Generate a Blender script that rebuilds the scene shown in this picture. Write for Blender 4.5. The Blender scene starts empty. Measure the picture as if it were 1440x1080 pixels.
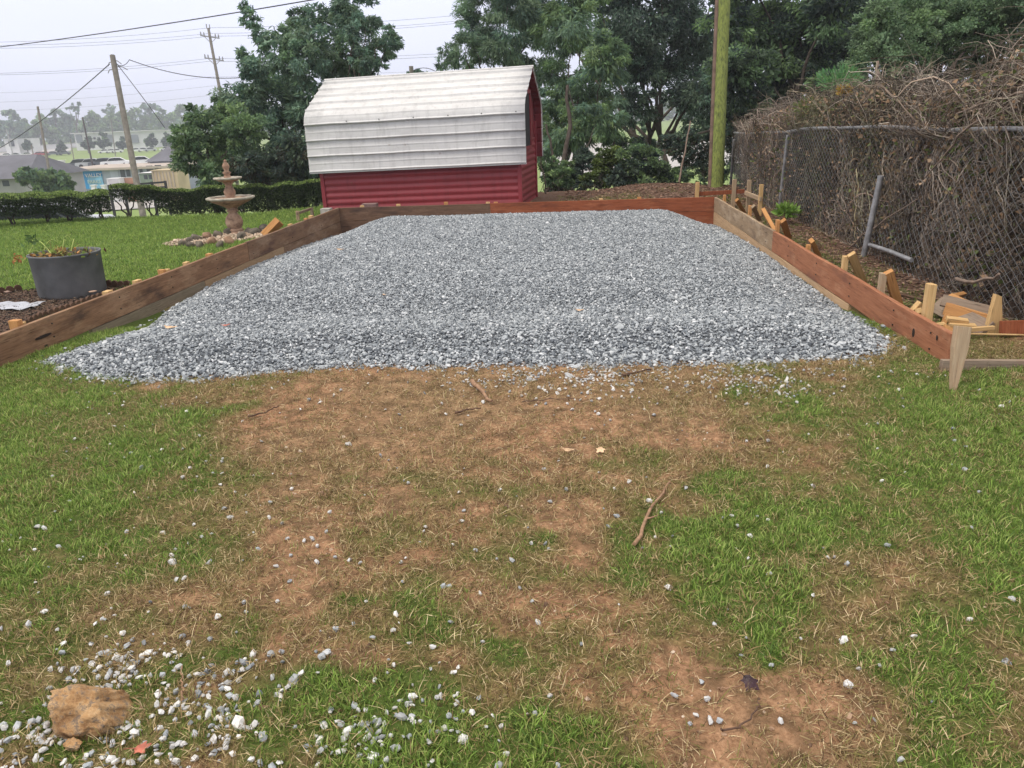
import bpy, math, random
import numpy as np
from math import radians, sin, cos, pi, atan2, sqrt
from mathutils import Matrix, Vector

SC = bpy.context.scene
COL = SC.collection
RNG = np.random.default_rng(7)
random.seed(7)

# ------------------------------------------------------------------ camera
FPX = 1080.0
def cam_axes(pitch=18.9, roll=2.2, yaw=5.4):
    y, p, q = radians(yaw), radians(pitch), radians(roll)
    f = np.array([-sin(y)*cos(p), cos(y)*cos(p), -sin(p)])
    r = np.array([cos(y), sin(y), 0.0]); u = np.cross(r, f)
    return np.array([r*cos(q)-u*sin(q), u*cos(q)+r*sin(q), f])
AX = cam_axes()
CAM = np.array([0.0, 0.0, 1.6])
cd = bpy.data.cameras.new('camera'); cam = bpy.data.objects.new('camera', cd); COL.objects.link(cam)
cd.sensor_width = 36.0; cd.lens = FPX/1440*36; cd.clip_start = 0.05; cd.clip_end = 5000
cam.matrix_world = Matrix(((AX[0][0], AX[1][0], -AX[2][0], CAM[0]), (AX[0][1], AX[1][1], -AX[2][1], CAM[1]),
                           (AX[0][2], AX[1][2], -AX[2][2], CAM[2]), (0, 0, 0, 1)))
SC.camera = cam

# ------------------------------------------------------------------ sky, sun, exposure
SUN_EL, SUN_AZ = radians(58), radians(-128)       # azimuth measured from +Y towards +X
w = bpy.data.worlds.new('World'); SC.world = w; w.use_nodes = True
nt = w.node_tree; nt.nodes.clear()
def wn(t): return nt.nodes.new(t)
out = wn('ShaderNodeOutputWorld'); bg = wn('ShaderNodeBackground'); bg.inputs[1].default_value = 0.1
sky = wn('ShaderNodeTexSky'); sky.sky_type = 'NISHITA'; sky.sun_disc = False
sky.sun_elevation = SUN_EL; sky.sun_rotation = SUN_AZ; sky.dust_density = 4.0; sky.air_density = 1.2
tc = wn('ShaderNodeTexCoord'); mp = wn('ShaderNodeMapping'); mp.inputs['Scale'].default_value = (1, 1, 3.2)
nz = wn('ShaderNodeTexNoise'); nz.inputs['Scale'].default_value = 2.2; nz.inputs['Detail'].default_value = 4
cr = wn('ShaderNodeValToRGB')
cr.color_ramp.elements[0].position = 0.3; cr.color_ramp.elements[0].color = (0.77, 0.80, 0.96, 1)
cr.color_ramp.elements[1].position = 0.72; cr.color_ramp.elements[1].color = (0.83, 0.86, 1.06, 1)
vs = wn('ShaderNodeVectorMath'); vs.operation = 'SCALE'; vs.inputs['Scale'].default_value = 11.0
mx = wn('ShaderNodeMix'); mx.data_type = 'RGBA'; mx.inputs['Factor'].default_value = 0.9
nt.links.new(tc.outputs['Generated'], mp.inputs[0]); nt.links.new(mp.outputs[0], nz.inputs['Vector'])
nt.links.new(nz.outputs['Fac'], cr.inputs[0])
sx = wn('ShaderNodeSeparateXYZ'); nt.links.new(tc.outputs['Generated'], sx.inputs[0])   # overcast: brighter and whiter overhead
zr = wn('ShaderNodeMapRange'); zr.interpolation_type = 'SMOOTHSTEP'; zr.inputs['From Min'].default_value = 0.22; zr.inputs['From Max'].default_value = 0.85
nt.links.new(sx.outputs[2], zr.inputs[0])
zm = wn('ShaderNodeMix'); zm.data_type = 'RGBA'; zm.inputs['B'].default_value = (1.25, 1.18, 1.07, 1)
nt.links.new(zr.outputs[0], zm.inputs['Factor']); nt.links.new(cr.outputs[0], zm.inputs['A']); nt.links.new(zm.outputs['Result'], vs.inputs[0])
nt.links.new(sky.outputs[0], mx.inputs['A']); nt.links.new(vs.outputs[0], mx.inputs['B'])
nt.links.new(mx.outputs['Result'], bg.inputs[0]); nt.links.new(bg.outputs[0], out.inputs[0])
sl = bpy.data.lights.new('sun', 'SUN'); sl.energy = 1.5; sl.angle = radians(12); sl.color = (1.0, 0.95, 0.87)
sun = bpy.data.objects.new('sun', sl); COL.objects.link(sun)
sd = Vector((sin(SUN_AZ)*cos(SUN_EL), cos(SUN_AZ)*cos(SUN_EL), sin(SUN_EL)))
sun.rotation_euler = sd.to_track_quat('Z', 'Y').to_euler(); sun.location = (0, 0, 30)
SC.view_settings.view_transform = 'Standard'; SC.view_settings.look = 'None'
SC.view_settings.gamma = 1.0; SC.view_settings.use_curve_mapping = False
SC.view_settings.exposure = 0.30
SC.cycles.volume_bounces = 0
SC.cycles.max_bounces = 6

# ------------------------------------------------------------------ placing helpers
def ray(px, py):
    return np.array([(px-720)/FPX, -(py-540)/FPX, 1.0]) @ AX
def at_z(px, py, z=0.0):
    d = ray(px, py); return CAM + (z-CAM[2])/d[2]*d
def at_y(px, py, y):
    d = ray(px, py); return CAM + (y-CAM[1])/d[1]*d
def at_x(px, py, x):
    d = ray(px, py); return CAM + (x-CAM[0])/d[0]*d
def at_d(px, py, D):
    return CAM + ray(px, py)*D
def project(P):
    v = (P-CAM) @ AX.T
    return 720+FPX*v[:, 0]/v[:, 2], 540-FPX*v[:, 1]/v[:, 2], v[:, 2]

def sm(a, b, t):
    t = np.clip((np.asarray(t, float)-a)/(b-a), 0, 1); return t*t*(3-2*t)
def _hash(ix, iy, s):
    h = (ix.astype(np.int64)*374761393 + iy.astype(np.int64)*668265263 + s*974711) & 0xffffffff
    h = ((h ^ (h >> 13))*1274126177) & 0xffffffff
    return ((h ^ (h >> 16)) & 0xffff)/65535.0
def vnoise(x, y, s=0):
    x = np.asarray(x, float); y = np.asarray(y, float)
    ix = np.floor(x); iy = np.floor(y); fx = x-ix; fy = y-iy
    fx = fx*fx*(3-2*fx); fy = fy*fy*(3-2*fy)
    a = _hash(ix, iy, s); b = _hash(ix+1, iy, s); c = _hash(ix, iy+1, s); d = _hash(ix+1, iy+1, s)
    return (a*(1-fx)+b*fx)*(1-fy)+(c*(1-fx)+d*fx)*fy
def fbm(x, y, s=0, o=4):
    v = 0; a = 0.5; t = 0
    for i in range(o):
        v = v+a*vnoise(x*2**i, y*2**i, s+i*17); t += a; a *= 0.55
    return v/t

XL, XR, YB = -4.4, 2.37, 14.1            # inner faces of the timber form
FARY = [0, 18.5, 20, 24, 40, 90, 200, 300, 420, 700, 5000]
FARZ = [0, 0, -.35, -1.6, -3.3, -5.1, -5.4, -4.0, -1.8, 0, 2]
def gz(x, y):
    x = np.asarray(x, float); y = np.asarray(y, float)
    left = -0.05*sm(-4.3, -4.7, x)-0.24*sm(8, 17, y)*sm(-4.5, -8, x)-0.03*sm(-1, -4, x)*sm(3, 5, y)
    right = -0.08*sm(2.4, 2.9, x)*sm(5, 7, y)
    pad = -0.13*sm(5.4, 7.5, y)*sm(XL-.1, XL, x)*sm(XR+.1, XR, x)*(y < YB+.3) - 0.2*sm(8, 11, y)*sm(XL-.02, XL, x)*sm(XR+.02, XR, x)*(y < YB+.2)
    far = np.interp(y, FARY, FARZ)
    near = 0.05*(fbm(x*1.3, y*1.3, 3)-.5)+0.02*(fbm(x*5, y*5, 9)-.5)
    bank = 0.12*sm(15.2, 17.5, y)*sm(0.2, 1.5, x)*sm(21, 18, y)
    r = np.hypot(x, y)
    return left+right+pad+far+bank+near*sm(60, 10, r)
def g1(x, y): return float(gz(np.array([x]), np.array([y]))[0])

# how bare the ground is: 0 lush grass ... 1 bare soil (values seen on a grid, tied to ground points)
GC = np.array([-144, 0, 144, 288, 432, 576, 720, 864, 1008, 1152, 1296, 1440, 1584])
GR = np.array([500, 540, 600, 680, 760, 840, 920, 1000, 1080, 1200])
GV = np.array([
 [.0, .0, .1, .5, .9, 1, 1, 1, .95, .55, .25, .25, .3],
 [.0, .0, .1, .5, .95, 1.12, 1.12, 1.05, .95, .3, .0, .45, .5],
 [.0, .0, .15, .6, .98, 1.15, .95, .88, .8, .35, .0, .05, .1],
 [.0, .05, .25, .55, .88, .75, .72, .68, .42, .30, .15, .0, .0],
 [.1, .12, .32, .55, .66, .5, .55, .48, .30, .34, .5, .0, .0],
 [.2, .26, .38, .56, .66, .48, .5, .42, .34, .46, .34, .08, .0],
 [.25, .28, .34, .56, .66, .38, .46, .54, .82, .56, .10, .33, .2],
 [.35, .5, .68, .66, .48, .32, .38, .54, 1.1, 1.15, .1, .55, .4],
 [.35, .45, .7, .66, .42, .28, .34, .5, .9, .65, .1, .2, .2],
 [.3, .35, .5, .5, .3, .2, .3, .4, .6, .4, .2, .2, .2]])
def bare(x, y):
    P = np.stack([x, y, gz(x, y)], -1)
    v = (P-CAM) @ AX.T
    zc = np.maximum(v[:, 2], .2)
    px = 720+FPX*v[:, 0]/zc; py = 540-FPX*v[:, 1]/zc
    fx = np.clip(np.interp(px, GC, np.arange(len(GC))), 0, len(GC)-1.001)
    fy = np.clip(np.interp(py, GR, np.arange(len(GR))), 0, len(GR)-1.001)
    ix = fx.astype(int); iy = fy.astype(int); fx = fx-ix; fy = fy-iy
    b = (GV[iy, ix]*(1-fx)+GV[iy, ix+1]*fx)*(1-fy)+(GV[iy+1, ix]*(1-fx)+GV[iy+1, ix+1]*fx)*fy
    n = fbm(x*1.8, y*1.8, 31, 5)-.5; n2 = fbm(x*7, y*7, 77, 3)-.5
    b = b+(n*1.5+n2*1.1)*(.25+.75*np.clip(b*3, 0, 1))*np.where(b > .9, .35, 1)
    # beyond the near yard
    b = np.where((y > 5.2) & (x < XL), .02+.5*np.clip(fbm(x, y, 12)-.62, 0, 1), b)
    rt = (x > XR) & (y > 4.9)
    b = np.where(rt, .62+.8*(fbm(x*1.5, y*1.5, 41)-.5)+.35*sm(2.9, 3.4, x), b)
    b = np.where((y > YB) & (x > -1), .75+.9*(fbm(x, y, 43)-.5)+.25*sm(15, 18, y), b)
    b = np.where(inside(x, y, BEDP), 1.0, b)
    b = np.where(y > 19, .25, b)
    return np.clip(b, 0, 1)

def inside(x, y, P):
    ins = np.zeros(np.shape(x), bool); Q = np.roll(P, -1, 0)
    for (ax, ay), (bx, by) in zip(P, Q): ins ^= ((ay > y) != (by > y)) & (x < (bx-ax)*(y-ay)/(by-ay+1e-12)+ax)
    return ins
BEDPX = [(-150, 428), (0, 410), (60, 404), (125, 400), (182, 401), (166, 410), (110, 429), (60, 447), (20, 466), (-150, 545)]
BEDP = np.array([at_z(a, b, -.07)[:2] for a, b in BEDPX])
# ------------------------------------------------------------------ mesh helpers
def set_props(o, label=None, cat=None, group=None, kind=None):
    if label: o['label'] = label
    if cat: o['category'] = cat
    if group: o['group'] = group
    if kind: o['kind'] = kind
    return o
def empty(name, loc, label, cat, group=None):
    o = bpy.data.objects.new(name, None); COL.objects.link(o); o.location = tuple(float(v) for v in loc)
    o.empty_display_size = .1
    return set_props(o, label, cat, group)
def link_mesh(name, me, mat=None, parent=None):
    o = bpy.data.objects.new(name, me); COL.objects.link(o)
    if mat and not me.materials: me.materials.append(mat)
    if parent: o.parent = parent
    return o
def wloc(p):
    v = np.zeros(3)
    while p is not None:
        v += np.array(p.location); p = p.parent
    return v
def mesh_np(name, V, F, mat, parent=None, cols=None, smooth=False, origin=None):
    V = np.asarray(V, np.float64); F = np.asarray(F, np.int32)
    if parent is not None: V = V-wloc(parent)
    if origin is not None: V = V-np.asarray(origin, float)
    me = bpy.data.meshes.new(name); k = F.shape[1]
    me.vertices.add(len(V)); me.vertices.foreach_set('co', V.astype(np.float32).ravel())
    me.loops.add(F.size); me.loops.foreach_set('vertex_index', F.ravel())
    me.polygons.add(len(F)); me.polygons.foreach_set('loop_start', np.arange(len(F), dtype=np.int32)*k)
    me.update(calc_edges=True)
    if smooth: me.polygons.foreach_set('use_smooth', np.ones(len(F), bool))
    if cols is not None:
        a = me.color_attributes.new('Col', 'FLOAT_COLOR', 'POINT')
        c = np.ones((len(V), 4), np.float32); c[:, :3] = cols; a.data.foreach_set('color', c.ravel())
    o = link_mesh(name, me, mat, parent)
    if origin is not None: o.location = tuple(float(v) for v in origin)
    return o

class MB:
    def __init__(s): s.v = []; s.f = []; s.sm = []
    def add(s, V, F, smooth=False):
        n = len(s.v); s.v += [tuple(map(float, p)) for p in V]
        s.f += [tuple(n+i for i in f) for f in F]; s.sm += [smooth]*len(F); return s
    def box(s, c, d, R=None, bev=0.0):
        c = np.array(c, float); h = np.array(d, float)/2
        R = np.eye(3) if R is None else np.asarray(R)
        if bev <= 0 or bev*2.2 > min(d):
            P = [np.array([x, y, z])*h for z in (-1, 1) for y in (-1, 1) for x in (-1, 1)]
            F = [(0, 2, 3, 1), (4, 5, 7, 6), (0, 1, 5, 4), (2, 6, 7, 3), (0, 4, 6, 2), (1, 3, 7, 5)]
            s.add([c+R@p for p in P], F)
        else:
            b = bev; P = []; idx = {}
            for sx in (-1, 1):
                for sy in (-1, 1):
                    for sz in (-1, 1):
                        for a in range(3):
                            q = np.array([sx, sy, sz])*(h-b); q[a] += [sx, sy, sz][a]*b
                            idx[(sx, sy, sz, a)] = len(P); P.append(c+R@q)
            F = []
            I = lambda x, y, z, a: idx[(x, y, z, a)]
            for a in range(3):
                o1, o2 = [i for i in range(3) if i != a]
                for sg in (-1, 1):
                    q = []
                    for u, v in ((-1, -1), (1, -1), (1, 1), (-1, 1)):
                        k = [0, 0, 0]; k[a] = sg; k[o1] = u; k[o2] = v; q.append(I(*k, a))
                    F.append(tuple(q))
            for a in range(3):
                o1, o2 = [i for i in range(3) if i != a]
                for u in (-1, 1):
                    for v in (-1, 1):
                        k0 = [0, 0, 0]; k0[o1] = u; k0[o2] = v; k0[a] = -1; k1 = list(k0); k1[a] = 1
                        F.append((I(*k0, o1), I(*k1, o1), I(*k1, o2), I(*k0, o2)))
            for sx in (-1, 1):
                for sy in (-1, 1):
                    for sz in (-1, 1): F.append((I(sx, sy, sz, 0), I(sx, sy, sz, 1), I(sx, sy, sz, 2)))
            s.add(P, F)
        return s
    def bar(s, a, b, w_, t, side=(1, 0, 0), bev=0.0):
        a = np.array(a, float); b = np.array(b, float); z = b-a; L = np.linalg.norm(z); z /= L
        x = np.array(side, float); x -= z*x.dot(z); x /= np.linalg.norm(x); y = np.cross(z, x)
        return s.box((a+b)/2, (w_, t, L), np.array([x, y, z]).T, bev)
    def tube(s, pts, rad, n=8, cap=True):
        pts = [np.array(p, float) for p in pts]
        rad = [rad]*len(pts) if np.isscalar(rad) else rad
        V = []; ref = np.array([.3, .2, 1.0]); x = None
        for i, p in enumerate(pts):
            t = pts[min(i+1, len(pts)-1)]-pts[max(i-1, 0)]; t /= (np.linalg.norm(t)+1e-12)
            if x is None:
                r0 = ref if abs(t[2]) < .9 else np.array([1.0, 0, 0])
                x = np.cross(t, r0)
            x = x-t*x.dot(t); x /= np.linalg.norm(x); y = np.cross(t, x)
            for k in range(n):
                a = 2*pi*k/n; V.append(p+rad[i]*(cos(a)*x+sin(a)*y))
        F = [(i*n+k, i*n+(k+1) % n, (i+1)*n+(k+1) % n, (i+1)*n+k) for i in range(len(pts)-1) for k in range(n)]
        s.add(V, F, True)
        if cap:
            m = len(pts)-1
            s.add([V[k] for k in range(n)][::-1], [tuple(range(n))]); s.add([V[m*n+k] for k in range(n)], [tuple(range(n))])
        return s
    def lathe(s, c, prof, n=24, wav=None, closed=True):
        V = []
        for i, (r, z) in enumerate(prof):
            for k in range(n):
                a = 2*pi*k/n; rr = r*(1+(wav(i, a) if wav else 0))
                V.append((c[0]+rr*cos(a), c[1]+rr*sin(a), c[2]+z))
        m = len(prof)
        F = [(i*n+k, i*n+(k+1) % n, (i+1)*n+(k+1) % n, (i+1)*n+k) for i in range(m-1) for k in range(n)]
        s.add(V, F, True)
        if closed:
            s.add([V[k] for k in range(n)][::-1], [tuple(range(n))]); s.add([V[(m-1)*n+k] for k in range(n)], [tuple(range(n))])
        return s
    def build(s, name, mat, parent=None, origin=None):
        off = wloc(parent) if parent is not None else (np.array(origin, float) if origin is not None else np.zeros(3))
        me = bpy.data.meshes.new(name)
        me.from_pydata([tuple(np.array(p)-off) for p in s.v], [], s.f); me.polygons.foreach_set('use_smooth', s.sm); me.update()
        o = link_mesh(name, me, mat, parent)
        if parent is None and origin is not None: o.location = tuple(float(v) for v in origin)
        return o

def tubes_np(paths, radii, k=3):
    """paths (n,m,3), radii (n,m) -> verts, quads of thin k-sided tubes"""
    n, m, _ = paths.shape
    t = np.gradient(paths, axis=1); t /= np.linalg.norm(t, axis=2, keepdims=True)+1e-9
    ref = np.where(np.abs(t[..., 2:3]) < .8, np.array([0, 0, 1.0]), np.array([1.0, 0, 0]))
    x = np.cross(t, ref); x /= np.linalg.norm(x, axis=2, keepdims=True)+1e-9; y = np.cross(t, x)
    a = 2*pi*np.arange(k)/k
    V = paths[:, :, None, :]+radii[:, :, None, None]*(np.cos(a)[None, None, :, None]*x[:, :, None, :]+np.sin(a)[None, None, :, None]*y[:, :, None, :])
    base = (np.arange(n)*m*k)[:, None, None]+(np.arange(m-1)*k)[None, :, None]
    kk = np.arange(k)[None, None, :]; k2 = (kk+1) % k
    F = np.stack([base+kk, base+k2, base+k+k2, base+k+kk], -1).reshape(-1, 4)
    return V.reshape(-1, 3), F
def leaf_np(C, D, L, W, rng, fold=.15):
    """diamond leaves at centres C pointing along D"""
    n = len(C); D = D/(np.linalg.norm(D, axis=1, keepdims=True)+1e-9)
    r = rng.normal(size=(n, 3)); s = np.cross(D, r); s /= np.linalg.norm(s, axis=1, keepdims=True)+1e-9
    nrm = np.cross(D, s); L = np.broadcast_to(L, n)[:, None]; W = np.broadcast_to(W, n)[:, None]
    V = np.stack([C-D*L/2, C+s*W/2+nrm*W*fold, C+D*L/2, C-s*W/2+nrm*W*fold], 1).reshape(-1, 3)
    F = np.arange(n*4).reshape(n, 4)
    return V, F

# ------------------------------------------------------------------ materials
def new_mat(name):
    m = bpy.data.materials.new(name); m.use_nodes = True; t = m.node_tree; t.nodes.clear()
    o = t.nodes.new('ShaderNodeOutputMaterial'); b = t.nodes.new('ShaderNodeBsdfPrincipled')
    t.links.new(b.outputs[0], o.inputs[0]); return m, t, b
def n_(t, typ, **k):
    n = t.nodes.new(typ)
    for a, v in k.items():
        if a in n.inputs: n.inputs[a].default_value = v
        else: setattr(n, a, v)
    return n
def noise(t, vec, scale, detail=4, rough=.55, stretch=None):
    if stretch:
        mp = n_(t, 'ShaderNodeMapping'); mp.inputs['Scale'].default_value = stretch; t.links.new(vec, mp.inputs[0]); vec = mp.outputs[0]
    n = n_(t, 'ShaderNodeTexNoise'); n.inputs['Scale'].default_value = scale; n.inputs['Detail'].default_value = detail
    n.inputs['Roughness'].default_value = rough; t.links.new(vec, n.inputs['Vector']); return n.outputs['Fac']
def ramp(t, fac, stops):
    r = n_(t, 'ShaderNodeValToRGB'); e = r.color_ramp.elements
    while len(e) < len(stops): e.new(.5)
    for i, (p, c) in enumerate(stops):
        e[i].position = p; c = (c, c, c) if np.isscalar(c) else c; e[i].color = (*c[:3], 1)
    t.links.new(fac, r.inputs[0]); return r.outputs[0]
def mixc(t, fac, a, b, mode='MIX'):
    m = n_(t, 'ShaderNodeMix', data_type='RGBA', blend_type=mode)
    for s, v in (('Factor', fac), ('A', a), ('B', b)):
        if hasattr(v, 'is_linked'): t.links.new(v, m.inputs[s])
        elif np.isscalar(v): m.inputs[s].default_value = v
        else: m.inputs[s].default_value = (*v[:3], 1)
    return m.outputs['Result']
def bump(t, b, h, strength=.3, dist=.01):
    n = n_(t, 'ShaderNodeBump'); n.inputs['Strength'].default_value = strength; n.inputs['Distance'].default_value = dist
    t.links.new(h, n.inputs['Height']); t.links.new(n.outputs[0], b.inputs['Normal'])
def objc(t): return n_(t, 'ShaderNodeTexCoord').outputs['Object']
def geoc(t): return n_(t, 'ShaderNodeNewGeometry').outputs['Position']

def simple(name, c, rough=.7, var=.25, scale=6, bumps=.1, metal=0, spec=.3, world=False):
    m, t, b = new_mat(name); v = geoc(t) if world else objc(t)
    f = noise(t, v, scale, 5)
    lo = tuple(x*(1-var) for x in c); hi = tuple(min(1, x*(1+var)) for x in c)
    t.links.new(ramp(t, f, [(.3, lo), (.7, hi)]), b.inputs['Base Color'])
    b.inputs['Roughness'].default_value = rough; b.inputs['Metallic'].default_value = metal
    b.inputs['Specular IOR Level'].default_value = spec
    if bumps: bump(t, b, noise(t, v, scale*6, 4), bumps, .01)
    return m
def wood(name, a, b_, patch=None, patch_amt=.5, ax=1, rough=.8, knots=True, dark=None, seed=0.0, ring=1.0):
    """rough sawn lumber, grain along object axis ax"""
    m, t, b = new_mat(name); v0 = objc(t)
    mp = n_(t, 'ShaderNodeMapping'); mp.inputs['Location'].default_value = (seed, seed*1.7, seed*.6); t.links.new(v0, mp.inputs[0]); v = mp.outputs[0]
    st = [9.0, 9.0, 9.0]; st[ax] = .7
    g = noise(t, v, 3.2*ring, 7, .65, tuple(st)); st2 = [30.0]*3; st2[ax] = 1.2
    g2 = noise(t, v, 3.5*ring, 4, .7, tuple(st2))
    c = mixc(t, .35, ramp(t, g, [(.28, a), (.72, b_)]), ramp(t, g2, [(.35, tuple(x*.55 for x in a)), (.7, b_)]))
    if patch:
        st3 = [3.2, 3.2, 3.2]; st3[ax] = 1.0
        p = noise(t, v, 1.7, 10, .74, tuple(st3))
        c = mixc(t, ramp(t, p, [(.49+.18*(.5-patch_amt), 0.0), (.64+.18*(.5-patch_amt), .7)]), c, mixc(t, .45, patch, c))
    crk = noise(t, v, 6, 3, .5, tuple([26.0 if i != ax else .9 for i in range(3)])); c = mixc(t, ramp(t, crk, [(.30, .8), (.36, 0.0)]), c, tuple(x*.25 for x in a))
    if dark:
        p = noise(t, v, 2.3, 5, .6, tuple([2.5 if i != ax else .6 for i in range(3)]))
        c = mixc(t, ramp(t, p, [(.54, 0.0), (.68, .8)]), c, dark)
    t.links.new(c, b.inputs['Base Color']); b.inputs['Roughness'].default_value = rough
    b.inputs['Specular IOR Level'].default_value = .2
    bump(t, b, g2, .5, .005); return m
def leafmat(name, tint=(1, 1, 1), trans=.35, rough=.55, spec=.35):
    m, t, b = new_mat(name)
    a = n_(t, 'ShaderNodeAttribute', attribute_name='Col')
    c = mixc(t, 1.0, a.outputs['Color'], tint, 'MULTIPLY')
    t.links.new(c, b.inputs['Base Color']); b.inputs['Roughness'].default_value = rough
    b.inputs['Specular IOR Level'].default_value = spec
    if trans > 0:
        tr = n_(t, 'ShaderNodeBsdfTranslucent'); t.links.new(c, tr.inputs[0])
        ms = n_(t, 'ShaderNodeMixShader'); ms.inputs[0].default_value = trans
        o = [x for x in t.nodes if x.type == 'OUTPUT_MATERIAL'][0]
        t.links.new(b.outputs[0], ms.inputs[1]); t.links.new(tr.outputs[0], ms.inputs[2]); t.links.new(ms.outputs[0], o.inputs[0])
    return m
LEAF = leafmat('leaf'); LEAFD = leafmat('dry_leaf', trans=.1, rough=.85, spec=.15)
STEM = leafmat('stem', trans=0, rough=.9, spec=.15)
BARK = simple('bark', (.07, .055, .045), .95, .4, 8, .8)

# =================================================================== THE GROUND
def lines(segs):
    L = []
    for a, b, st in segs: L += list(np.arange(a, b-1e-6, st))
    return np.array(L+[segs[-1][1]])
def geo(a, r, n, s): return [s*(a*r**i) for i in range(n)]
gx = np.concatenate([sorted([-4.8-x for x in geo(.3, 1.17, 51, 1)]), lines([(-4.8, 4.6, .045)]), [4.6+x for x in geo(.3, 1.17, 51, 1)]])
gy = np.concatenate([sorted([0.9-x for x in geo(.3, 1.3, 28, 1)]), lines([(.9, 5.6, .045), (5.6, 20, .13)]), [20+x for x in geo(.3, 1.12, 71, 1)]])
GX, GY = np.meshgrid(gx, gy); fxs, fys = GX.ravel(), GY.ravel()
Z = gz(fxs, fys); B = bare(fxs, fys)
nx, ny = len(gx), len(gy)
idx = np.arange(nx*ny).reshape(ny, nx)
F = np.stack([idx[:-1, :-1], idx[:-1, 1:], idx[1:, 1:], idx[1:, :-1]], -1).reshape(-1, 4)
red = np.clip(fbm(fxs*1.1+3, fys*1.1, 55)*1.6-.45, 0, 1)
litter = np.maximum(inside(fxs, fys, BEDP)*1.0, np.maximum((fxs > XR+.2)*(fys > 6)*1.0, (fys > YB+.2)*(fxs > -1)*(fys < 30)*1.0))
gm, t, b = new_mat('yard_ground')
at = n_(t, 'ShaderNodeAttribute', attribute_name='Col'); sp = n_(t, 'ShaderNodeSeparateColor'); t.links.new(at.outputs['Color'], sp.inputs[0])
p = geoc(t)
f1 = noise(t, p, 9, 6, .6); f2 = noise(t, p, 60, 5, .65); f3 = noise(t, p, 2.0, 4)
soil = mixc(t, sp.outputs[1], ramp(t, f2, [(.3, (.17, .105, .055)), (.7, (.45, .29, .165))]), ramp(t, f2, [(.3, (.27, .13, .07)), (.7, (.55, .30, .18))]))
soil = mixc(t, ramp(t, f1, [(.40, 0.0), (.62, .75)]), soil, (.10, .065, .035))  # dark brown clumps paint thatch shadows into the soil colour
soil = mixc(t, sp.outputs[2], soil, ramp(t, f2, [(.3, (.075, .045, .035)), (.75, (.22, .14, .10))]))
turf = ramp(t, f2, [(.25, (.05, .06, .018)), (.55, (.085, .125, .028)), (.8, (.15, .17, .05))])
fld = ramp(t, f3, [(.3, (.16, .24, .07)), (.7, (.27, .33, .12))])
ad = n_(t, 'ShaderNodeMath', operation='MULTIPLY_ADD'); t.links.new(f1, ad.inputs[0]); ad.inputs[1].default_value = .7; ad.inputs[2].default_value = -.35
ad2 = n_(t, 'ShaderNodeMath', operation='ADD'); t.links.new(ad.outputs[0], ad2.inputs[0]); t.links.new(sp.outputs[0], ad2.inputs[1])
c = mixc(t, ramp(t, ad2.outputs[0], [(.3, 0.0), (.78, 1.0)]), turf, soil)
sy = n_(t, 'ShaderNodeSeparateXYZ'); t.links.new(p, sy.inputs[0])
mr = n_(t, 'ShaderNodeMapRange'); mr.inputs['From Min'].default_value = 19; mr.inputs['From Max'].default_value = 30; t.links.new(sy.outputs[1], mr.inputs[0])
c = mixc(t, mr.outputs[0], c, fld)
t.links.new(c, b.inputs['Base Color']); b.inputs['Roughness'].default_value = .95; b.inputs['Specular IOR Level'].default_value = .1
bump(t, b, f2, .8, .02)
ground = mesh_np('ground', np.stack([fxs, fys, Z], -1), F, gm, cols=np.stack([B, red, litter], -1), smooth=True)
set_props(ground, kind='structure')

# =================================================================== SCATTER (countless small stuff)
def scatter(name, P, ROT, SCL, protos, label, mat_idx=None, parent=None):
    me = bpy.data.meshes.new(name); n = len(P)
    me.vertices.add(n); me.vertices.foreach_set('co', np.asarray(P, np.float32).ravel())
    for an, ty, dat in (('rot', 'FLOAT_VECTOR', ROT), ('scl', 'FLOAT', SCL), ('pick', 'INT', RNG.integers(0, len(protos), n) if mat_idx is None else mat_idx)):
        a = me.attributes.new(an, ty, 'POINT')
        a.data.foreach_set('vector' if ty == 'FLOAT_VECTOR' else 'value', np.asarray(dat, np.int32 if ty == 'INT' else np.float32).ravel())
    o = link_mesh(name, me, None, parent)
    c = bpy.data.collections.new(name+'_pieces')
    for i, q in enumerate(protos):
        q.name = f'piece_{i:02d}_{name}'; c.objects.link(q)
    g = bpy.data.node_groups.new(name+'_nodes', 'GeometryNodeTree')
    g.interface.new_socket('Geometry', in_out='INPUT', socket_type='NodeSocketGeometry')
    g.interface.new_socket('Geometry', in_out='OUTPUT', socket_type='NodeSocketGeometry')
    N = g.nodes; gi = N.new('NodeGroupInput'); go = N.new('NodeGroupOutput')
    iop = N.new('GeometryNodeInstanceOnPoints'); ci = N.new('GeometryNodeCollectionInfo')
    ci.inputs['Collection'].default_value = c; ci.inputs['Separate Children'].default_value = True; ci.inputs['Reset Children'].default_value = True
    def attr(nm, ty):
        a = N.new('GeometryNodeInputNamedAttribute'); a.data_type = ty; a.inputs['Name'].default_value = nm; return a.outputs['Attribute']
    g.links.new(gi.outputs[0], iop.inputs['Points']); g.links.new(ci.outputs[0], iop.inputs['Instance'])
    iop.inputs['Pick Instance'].default_value = True
    g.links.new(attr('pick', 'INT'), iop.inputs['Instance Index'])
    er = N.new('FunctionNodeEulerToRotation'); g.links.new(attr('rot', 'FLOAT_VECTOR'), er.inputs[0]); g.links.new(er.outputs[0], iop.inputs['Rotation'])
    g.links.new(attr('scl', 'FLOAT'), iop.inputs['Scale']); g.links.new(iop.outputs[0], go.inputs[0])
    m = o.modifiers.new('scatter', 'NODES'); m.node_group = g
    o['kind'] = 'stuff'
    if label: o['label'] = label
    return o

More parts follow.
